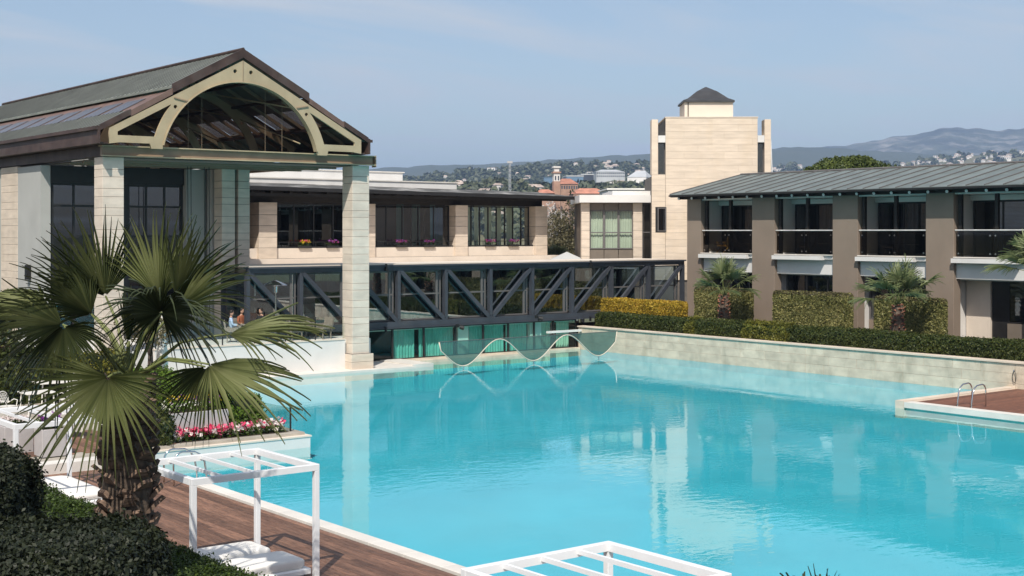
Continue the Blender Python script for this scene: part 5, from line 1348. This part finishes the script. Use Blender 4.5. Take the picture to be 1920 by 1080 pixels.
def person(label, loc, rz, top, head=True):
    """seated figure, one skin over a jointed skeleton, in chair height .46"""
    t = thing('person', label, 'person', loc, rz, None)
    J = [(0, .05, .56, .15), (0, .08, .78, .15), (0, .08, .98, .17), (0, .07, 1.10, .075), (0, .05, 1.17, .07),               # pelvis..neck
         (-.19, .06, 1.02, .07), (-.26, .0, .78, .055), (-.20, -.24, .72, .042), (.19, .06, 1.02, .07), (.26, .0, .78, .055), (.18, -.24, .72, .042),
         (-.11, -.02, .55, .10), (-.13, -.40, .54, .075), (-.13, -.42, .12, .05), (-.13, -.54, .05, .04), (.11, -.02, .55, .10), (.13, -.40, .54, .075), (.13, -.42, .12, .05), (.13, -.54, .05, .04)]
    E_ = [(0, 1), (1, 2), (2, 3), (3, 4), (2, 5), (5, 6), (6, 7), (2, 8), (8, 9), (9, 10), (0, 11), (11, 12), (12, 13), (13, 14), (0, 15), (15, 16), (16, 17), (17, 18)]
    me = bpy.data.meshes.new('body'); me.from_pydata([j[:3] for j in J], E_, []); o = bpy.data.objects.new('tmp', me); COL.objects.link(o)
    sk = o.modifiers.new('s', 'SKIN'); sk.use_smooth_shade = True
    for i, j in enumerate(J): me.skin_vertices[0].data[i].radius = (j[3], j[3] * .8); me.skin_vertices[0].data[i].use_root = (i == 0)
    sb = o.modifiers.new('d', 'SUBSURF'); sb.levels = 1
    bpy.context.view_layer.update()
    m2 = bpy.data.meshes.new_from_object(o.evaluated_get(bpy.context.evaluated_depsgraph_get())); bpy.data.objects.remove(o)
    m2.materials.clear()
    for x in (top, 'trousers', 'skin'): m2.materials.append(M[x])
    for pl in m2.polygons:
        c = pl.center; pl.material_index = 1 if (c.z < .64) else (2 if c.z > 1.09 or c.y < -.19 else 0); pl.use_smooth = True
    link('body', m2, t)
    hv = MB().lathe([(.005, 1.15), (.055, 1.17), (.078, 1.23), (.085, 1.29), (.075, 1.36), (.045, 1.395), (.005, 1.40)], 16)
    hd = hv.build('head', 'skin', t, True); hd.location = (0, .03, 0)
    MB().prism([(0, -.08, 1.27), (.012, -.075, 1.235), (0, -.102, 1.24), (-.012, -.075, 1.235)], (0, .015, .0)).build('nose', 'skin', hd)
    for s in (-1, 1): MB().lathe([(.002, -.012), (.011, 0), (.002, .012)], 8, (s * .03, -.076, 1.285)).build('eye', 'hair_dark', hd)
    MB().lathe([(.092, 1.285), (.094, 1.33), (.082, 1.385), (.05, 1.415), (.005, 1.425)], 16, (0, .045, 0)).build('hair', 'hair_dark', t, True)
    return t
def seated(label, px, Y, rz, top, cl):
    b = tp(px, Y); lounge_chair(cl, b, rz); person(label, b + Vector((0, 0, .0)), rz, top)
seated('person in a light blue shirt sitting at the terrace table behind the palm', 436, 54.2, 1.1, 'shirt_blue', 'wicker chair under the guest in the light blue shirt')
seated('person in a rust-brown jacket sitting at the terrace table', 455, 55.2, .2, 'jacket_rust', 'wicker chair under the guest in the rust-brown jacket')
seated('person in black sitting left of the patio heater', 488, 54.6, -1.2, 'jacket_black', 'wicker chair under the guest in black')

# ---- balcony furniture
def deck_chair(label, loc, rz, m):
    t = thing('balcony_chair', label, 'chair', loc, rz, 'chairs on the balconies')
    MB().prism([(-.27, -.30, .36), (-.27, .22, .30), (-.27, .22, .36), (-.27, -.30, .42)], (.54, 0, 0)).build('seat', m, t)
    MB().prism([(-.27, .20, .30), (-.27, .27, .30), (-.27, .56, .98), (-.27, .50, 1.0)], (.54, 0, 0)).build('backrest', m, t)
    for s in (-1, 1):
        MB().beam((s * .29, -.32, 0), (s * .29, .34, .58), .03, .04).build('leg', m, t); MB().beam((s * .25, .42, 0), (s * .25, -.30, .56), .03, .04).build('leg', m, t)
        MB().beam((s * .29, -.34, .57), (s * .29, .40, .60), .05, .03).build('arm', m, t)
    return t
def side_table(label, loc):
    t = thing('side_table', label, 'table', loc, 0, 'side tables on the balconies')
    MB().lathe([(.01, .52), (.28, .52), (.28, .545), (.01, .55)], 18).build('top', 'frame_grey', t)
    MB().tube([(0, 0, 0), (0, 0, .52)], .02, 6).build('stem', 'frame_dark', t); MB().lathe([(.01, 0), (.16, 0), (.01, .02)], 14).build('base', 'frame_dark', t)
FB = FZ + .012
deck_chair('yellow wooden chair on the first balcony by the tower', (54.95, 51.25, FB), -1.7, 'yellow_wood')
deck_chair('dark chair beside the yellow one on the first balcony', (54.95, 50.2, FB), 1.5, 'wicker_dark')
side_table('small table on the first balcony', (55.0, 49.4, FB))
deck_chair('dark reclining chair on the second balcony', (54.95, 45.6, FB), -1.5, 'wicker_dark')
side_table('small table on the second balcony', (55.0, 44.5, FB))
deck_chair('dark reclining chair on the third balcony', (54.95, 40.4, FB), -1.5, 'wicker_dark')
side_table('small table on the third balcony', (55.0, 39.2, FB))

# ---- trees and roofs between the buildings
tree('bare_tree', 'bare brownish tree between restaurant and annexe', tuple(DP(1058, 500, 104)[:2]) + (GZ,), 11.0, 2.9, 'leaf_brown', .20, 60, 150, low=.15, trunk_r=.22)
tree('bare_tree', 'thinner brown tree left of the annexe, with gaps showing the hillside', tuple(DP(1038, 500, 112)[:2]) + (GZ,), 10.4, 2.3, 'leaf_brown', .20, 46, 140, low=.2, trunk_r=.2)
tree('autumn_tree', 'orange-brown shrub-like tree at the foot of the annexe', tuple(DP(1082, 500, 98)[:2]) + (GZ,), 6.9, 1.5, 'leaf_autumn', .18, 26, 110, low=.2, trunk_r=.15)
tree('blossom_tree', 'white blossoming tree top between the restaurant roof and the dark conifer', tuple(DP(1040, 500, 150)[:2]) + (GZ,), 11.2, 3.0, 'leaf_blossom', .30, 34, 60, low=.45, trunk_r=.2)
tree('conifer', 'dark conifer left of the annexe roof', tuple(DP(1073, 500, 135)[:2]) + (GZ,), 12.4, 2.2, 'leaf_conifer', .28, 46, 120, low=.1, trunk_r=.2, shape='cone', group='dark conifers')
tree('conifer', 'slender dark conifer just above the dark restaurant roof', tuple(DP(1005, 500, 230)[:2]) + (GZ,), 17.2, 2.2, 'leaf_conifer', .4, 40, 90, low=.1, trunk_r=.2, shape='cone', group='dark conifers')
tree('umbrella_pine', 'broad umbrella pine rising behind the grey roof on the right', tuple(DP(1592, 500, 118)[:2]) + (GZ,), 14.1, 5.4, 'leaf_pine', .26, 150, 460, trunk_r=.4, shape='umbrella', flat=.7)
pp = DP(1040, 470, 94)
small_palm('small green palm between restaurant and annexe', (pp.x, pp.y, GZ), 5.6, 1.6, 14, 17, 'palm_leaf_pale', 'fan palms behind the bridge')
t = thing('garden_pavilion', 'little pyramid roof peeping over the bridge beside the annexe', 'gazebo', tuple(DP(1063, 478, 88)[:2]) + (GZ,), YAW)
zt_ = DP(1063, 472, 88).z - GZ
MB().add([(-1.1, -1.1, zt_ - .5), (1.1, -1.1, zt_ - .5), (1.1, 1.1, zt_ - .5), (-1.1, 1.1, zt_ - .5), (0, 0, zt_)], [(0, 1, 4), (1, 2, 4), (2, 3, 4), (3, 0, 4), (3, 2, 1, 0)]).build('roof', 'hall_grey', t)
for sx in (-1, 1):
    for sy in (-1, 1): MB().box((sx * 1 - .08, sy * 1 - .08, 0), (sx * 1 + .08, sy * 1 + .08, zt_ - .52)).build('post', 'house_white', t)

# ---- the town beyond
def far_box(t, name, px0, px1, pyt, d, dep, m, zb=GZ, base=None):
    """a block whose front spans two picture columns at distance d, in its thing's frame"""
    c = (px0 + px1) / 2; w = (px1 - px0) / F * d
    return w
def far_building(name, label, px0, px1, pytop, pyroof, d, dep, wall, roof, cat='building', yaw=.15, nwin=0, rows=0, group=None, hip=True):
    c = DP((px0 + px1) / 2, HY, d); w = (px1 - px0) / F * d; h = HC - (pytop - HY) / F * d - GZ; hr = HC - (pyroof - HY) / F * d - GZ
    t = thing(name, label, cat, (c.x, c.y, GZ), YAW + yaw, group)
    B('wall', (-w / 2, 0, 0), (w / 2, dep, h), wall, t)
    if hip: MB().add([(-w / 2 - .4, -.4, h), (w / 2 + .4, -.4, h), (w / 2 + .4, dep + .4, h), (-w / 2 - .4, dep + .4, h), (-w / 4, dep / 2, hr), (w / 4, dep / 2, hr)], [(0, 1, 5, 4), (1, 2, 5), (2, 3, 4, 5), (3, 0, 4), (3, 2, 1, 0)]).build('roof', roof, t)
    else: B('roof', (-w / 2 - .3, -.3, h + .01), (w / 2 + .3, dep + .3, hr), roof, t)
    for r in range(rows):
        for i in range(nwin):
            x = -w / 2 + w * (i + .5) / nwin; zz = h - (r + 1) * 3.2 + .6
            B('window', (x - w / nwin * .28, -.08, zz), (x + w / nwin * .28, -.02, zz + 1.7), 'hall_dark', t)
    return t
D1 = 700.0; c = DP(1043, HY, D1); k1 = D1 / F
t = thing('bell_tower', 'orange brick bell tower with pale belfry in the distance', 'tower', (c.x, c.y, GZ), YAW + .2)
def hz(py): return HC - (py - HY) * k1 - GZ
w = 6.2 * k1
B('shaft', (-w, -w, 0), (w, w, hz(340)), 'brick_orange', t)
bf = B('belfry', (-w * .95, -w * .95, hz(340) + .01), (w * .95, w * .95, hz(325)), 'house_white', t)
for s in (-.45, .45): MB().box((s * w - .35, -w * 1.02, hz(338)), (s * w + .35, -w * .96, hz(330))).build('opening', 'hall_dark', bf)
B('cornice', (-w * 1.25, -w * 1.25, hz(325) + .01), (w * 1.25, w * 1.25, hz(322)), 'brick_orange', t)
B('lantern', (-w * .75, -w * .75, hz(322) + .01), (w * .75, w * .75, hz(315)), 'house_white', t)
B('cap', (-w * 1.1, -w * 1.1, hz(315) + .01), (w * 1.1, w * 1.1, hz(312)), 'house_white', t)
far_building('brick_hall', 'brick hall with arched windows and red hipped roof right of the bell tower', 1051, 1084, 345, 334, 720, 14, 'brick_orange', 'terracotta', yaw=.2, nwin=7, rows=1)
far_building('long_hall', 'long low red-roofed building right of the bell tower', 1075, 1140, 363, 352, 660, 16, 'brick_orange', 'terracotta', yaw=.1, nwin=9, rows=1)
far_building('long_hall', 'low orange building left of the bell tower', 1008, 1040, 362, 354, 690, 14, 'brick_orange', 'terracotta', yaw=.1)
far_building('glass_block', 'blue glazed office block behind the brick hall', 1062, 1094, 331, 329, 1050, 20, 'hall_blue', 'hall_grey', yaw=.1, hip=False)
far_building('glass_block', 'dark office block with white roof plant beside the blue one', 1090, 1113, 328, 326, 1080, 20, 'hall_dark', 'hall_grey', yaw=.1, hip=False)
far_building('blue_wall', 'pale blue sheet-metal hall left of the bell tower', 1020, 1037, 333, 332, 1000, 20, 'hall_blue', 'hall_blue', yaw=.0, hip=False)
far_building('white_hall', 'long white hall on the slope left of the stone tower', 1118, 1172, 322, 317, 1500, 30, 'hall_grey', 'hall_grey', yaw=.1, nwin=14, rows=2)
far_building('white_hall', 'white hall with slanted roof next to the stone tower', 1176, 1212, 332, 319, 1400, 40, 'house_white', 'hall_grey', yaw=-.3)
far_building('roof_shed', 'pale flat roof with plant behind the annexe', 1140, 1225, 356, 353, 320, 18, 'hall_grey', 'house_white', yaw=.05, hip=False)
cm = DP(956, HY, 900); t = thing('lattice_mast', 'thin lattice mast with lamps above the restaurant roof', 'mast', (cm.x, cm.y, GZ))
m = MB(); k2 = 900 / F; hm = HC + (HY - 306) * k2 - GZ
for sx, sy in ((-1, -1), (1, -1), (1, 1), (-1, 1)): m.beam((sx * .8, sy * .8, 0), (sx * .4, sy * .4, hm), .16, .16)
for i in range(16):
    z0_, z1_ = hm * i / 16, hm * (i + 1) / 16; w0 = .8 - .4 * i / 16
    m.beam((-w0, -w0, z0_), (w0, -w0, z1_), .1, .1); m.beam((w0, w0, z0_), (-w0, w0, z1_), .1, .1); m.beam((w0, -w0, z0_), (w0, w0, z1_), .1, .1); m.beam((-w0, w0, z0_), (-w0, -w0, z1_), .1, .1)
m.build('lattice', 'hall_grey', t); MB().box((-2, -.3, hm), (2, .3, hm + 1.4)).build('lamp_bank', 'house_white', t)
# houses: each a box with a pitched roof, windows too small to see
bpy.context.view_layer.update()
dg = bpy.context.evaluated_depsgraph_get()
HM = []
for i in range(5):
    w, l, h, r = [(9, 8, 6, 2.2), (12, 9, 6.5, 2.5), (8, 8, 8.5, 2), (15, 9, 9, 0.4), (11, 10, 5, 2.4)][i]
    m = MB().box((-w / 2, -l / 2, -6), (w / 2, l / 2, h)); m.add([(-w / 2 - .5, -l / 2 - .5, h), (w / 2 + .5, -l / 2 - .5, h), (w / 2 + .5, l / 2 + .5, h), (-w / 2 - .5, l / 2 + .5, h), (-w / 2 + 1.5, 0, h + r), (w / 2 - 1.5, 0, h + r)], [(0, 1, 5, 4), (1, 2, 5), (2, 3, 4, 5), (3, 0, 4), (3, 2, 1, 0)])
    for q in range(3): m.box((-w / 2 + w * (q + .3) / 3, -l / 2 - .05, h * .55), (-w / 2 + w * (q + .7) / 3, -l / 2 - .01, h * .8))
    me = m.mesh('house', ['house_white', 'roof_far', 'hall_dark'])
    for k, pl in enumerate(me.polygons): pl.material_index = 0 if k < 6 else (1 if k < 11 else 2)
    HM.append(me)
def drop(px, d):                                              # height of the terrain at a place
    r = ray(px); o = Vector((r[0] * d, r[1] * d, 3000))
    hit, loc, *_ = sc.ray_cast(dg, o, Vector((0, 0, -1)))
    return loc if hit else Vector((o.x, o.y, GZ))
def town(n, f, lab, grp, seed):
    r_ = random.Random(seed); k = 0
    for i in range(n):
        px, d = f(r_); p = drop(px, d)
        o = link('house', HM[r_.randrange(5)], None, p, YAW + r_.uniform(-.6, .6)); s = r_.uniform(.55, .95); o.scale = (s, s, s)
        tag(o, lab, 'house', grp)
town(290, lambda r_: (1690 + 330 * r_.random() ** .9, 2900 - 330 * r_.random() ** 1.1), 'small pale house of the hillside town above the right-hand roof', 'houses of the hillside town', 51)
town(34, lambda r_: (r_.uniform(1448, 1500), 2900 - 260 * r_.random()), 'small white house between the stone tower and the umbrella pine', 'houses beside the tower', 52)
town(44, lambda r_: (r_.uniform(820, 1220), 2200 - 420 * r_.random()), 'white house scattered on the wooded hill above the restaurant', 'houses on the wooded hill', 53)
town(9, lambda r_: (r_.uniform(1128, 1155), 2170 - 30 * r_.random()), 'white house of the row near the top of the wooded hill', 'row of white houses on the hilltop', 54)
town(14, lambda r_: (r_.uniform(830, 1225), 1000 - 190 * r_.random()), 'pale building in the plain above the restaurant roof', 'buildings in the plain', 55)
# far woodland: crowns in clumps on the slopes, one mass
def woodland(name, label, n, f, seed, smin, smax):
    r_ = random.Random(seed); Ps = []; Ns = []
    for i in range(n):
        px, d = f(r_); p = drop(px, d); s = r_.uniform(smin, smax); k = 26
        g = RNG.normal(0, 1, (k, 3)); g /= np.linalg.norm(g, axis=1, keepdims=True); g[:, 2] = np.abs(g[:, 2])
        Ps.append(np.array([p.x, p.y, p.z + s * .2]) + g * np.array([s, s, s * 1.3]) * RNG.uniform(.6, 1, (k, 1))); Ns.append(g)
    V, Q = leaf_quads(np.concatenate(Ps), np.concatenate(Ns), smax * 1.0, .6, .8)
    tag(link(name, np_mesh(name, V, Q, 'leaf_wood_far')), label, 'woodland', None, 'stuff')
woodland('far_woodland', 'dark green woods over the hill behind the restaurant', 2800, lambda r_: (r_.uniform(540, 1300), 2210 - 520 * r_.random()), 61, 3, 6)
woodland('far_woodland', 'trees between the houses of the hillside town', 420, lambda r_: (r_.uniform(1400, 2050), 2910 - 420 * r_.random()), 62, 4, 9)
woodland('far_woodland', 'trees in the plain around the bell tower', 900, lambda r_: (r_.uniform(780, 1330), 1000 - 230 * r_.random()), 63, 2.5, 5)

# ---- the air: far things fade to blue
hz_ = MB().box((-3050, -3050, GZ - 3), (13550, 13550, 530)).build('haze', 'joint')
hm_, nt, out = mat('haze_air')
pvn = nd(nt, 'ShaderNodeVolumePrincipled'); pvn.inputs['Color'].default_value = (0.46, 0.65, 1.0, 1); pvn.inputs['Density'].default_value = 0.00013; pvn.inputs['Anisotropy'].default_value = 0.0
nt.links.new(pvn.outputs[0], out.inputs['Volume'])
hz_.data.materials[0] = hm_
tag(hz_, kind='stuff')
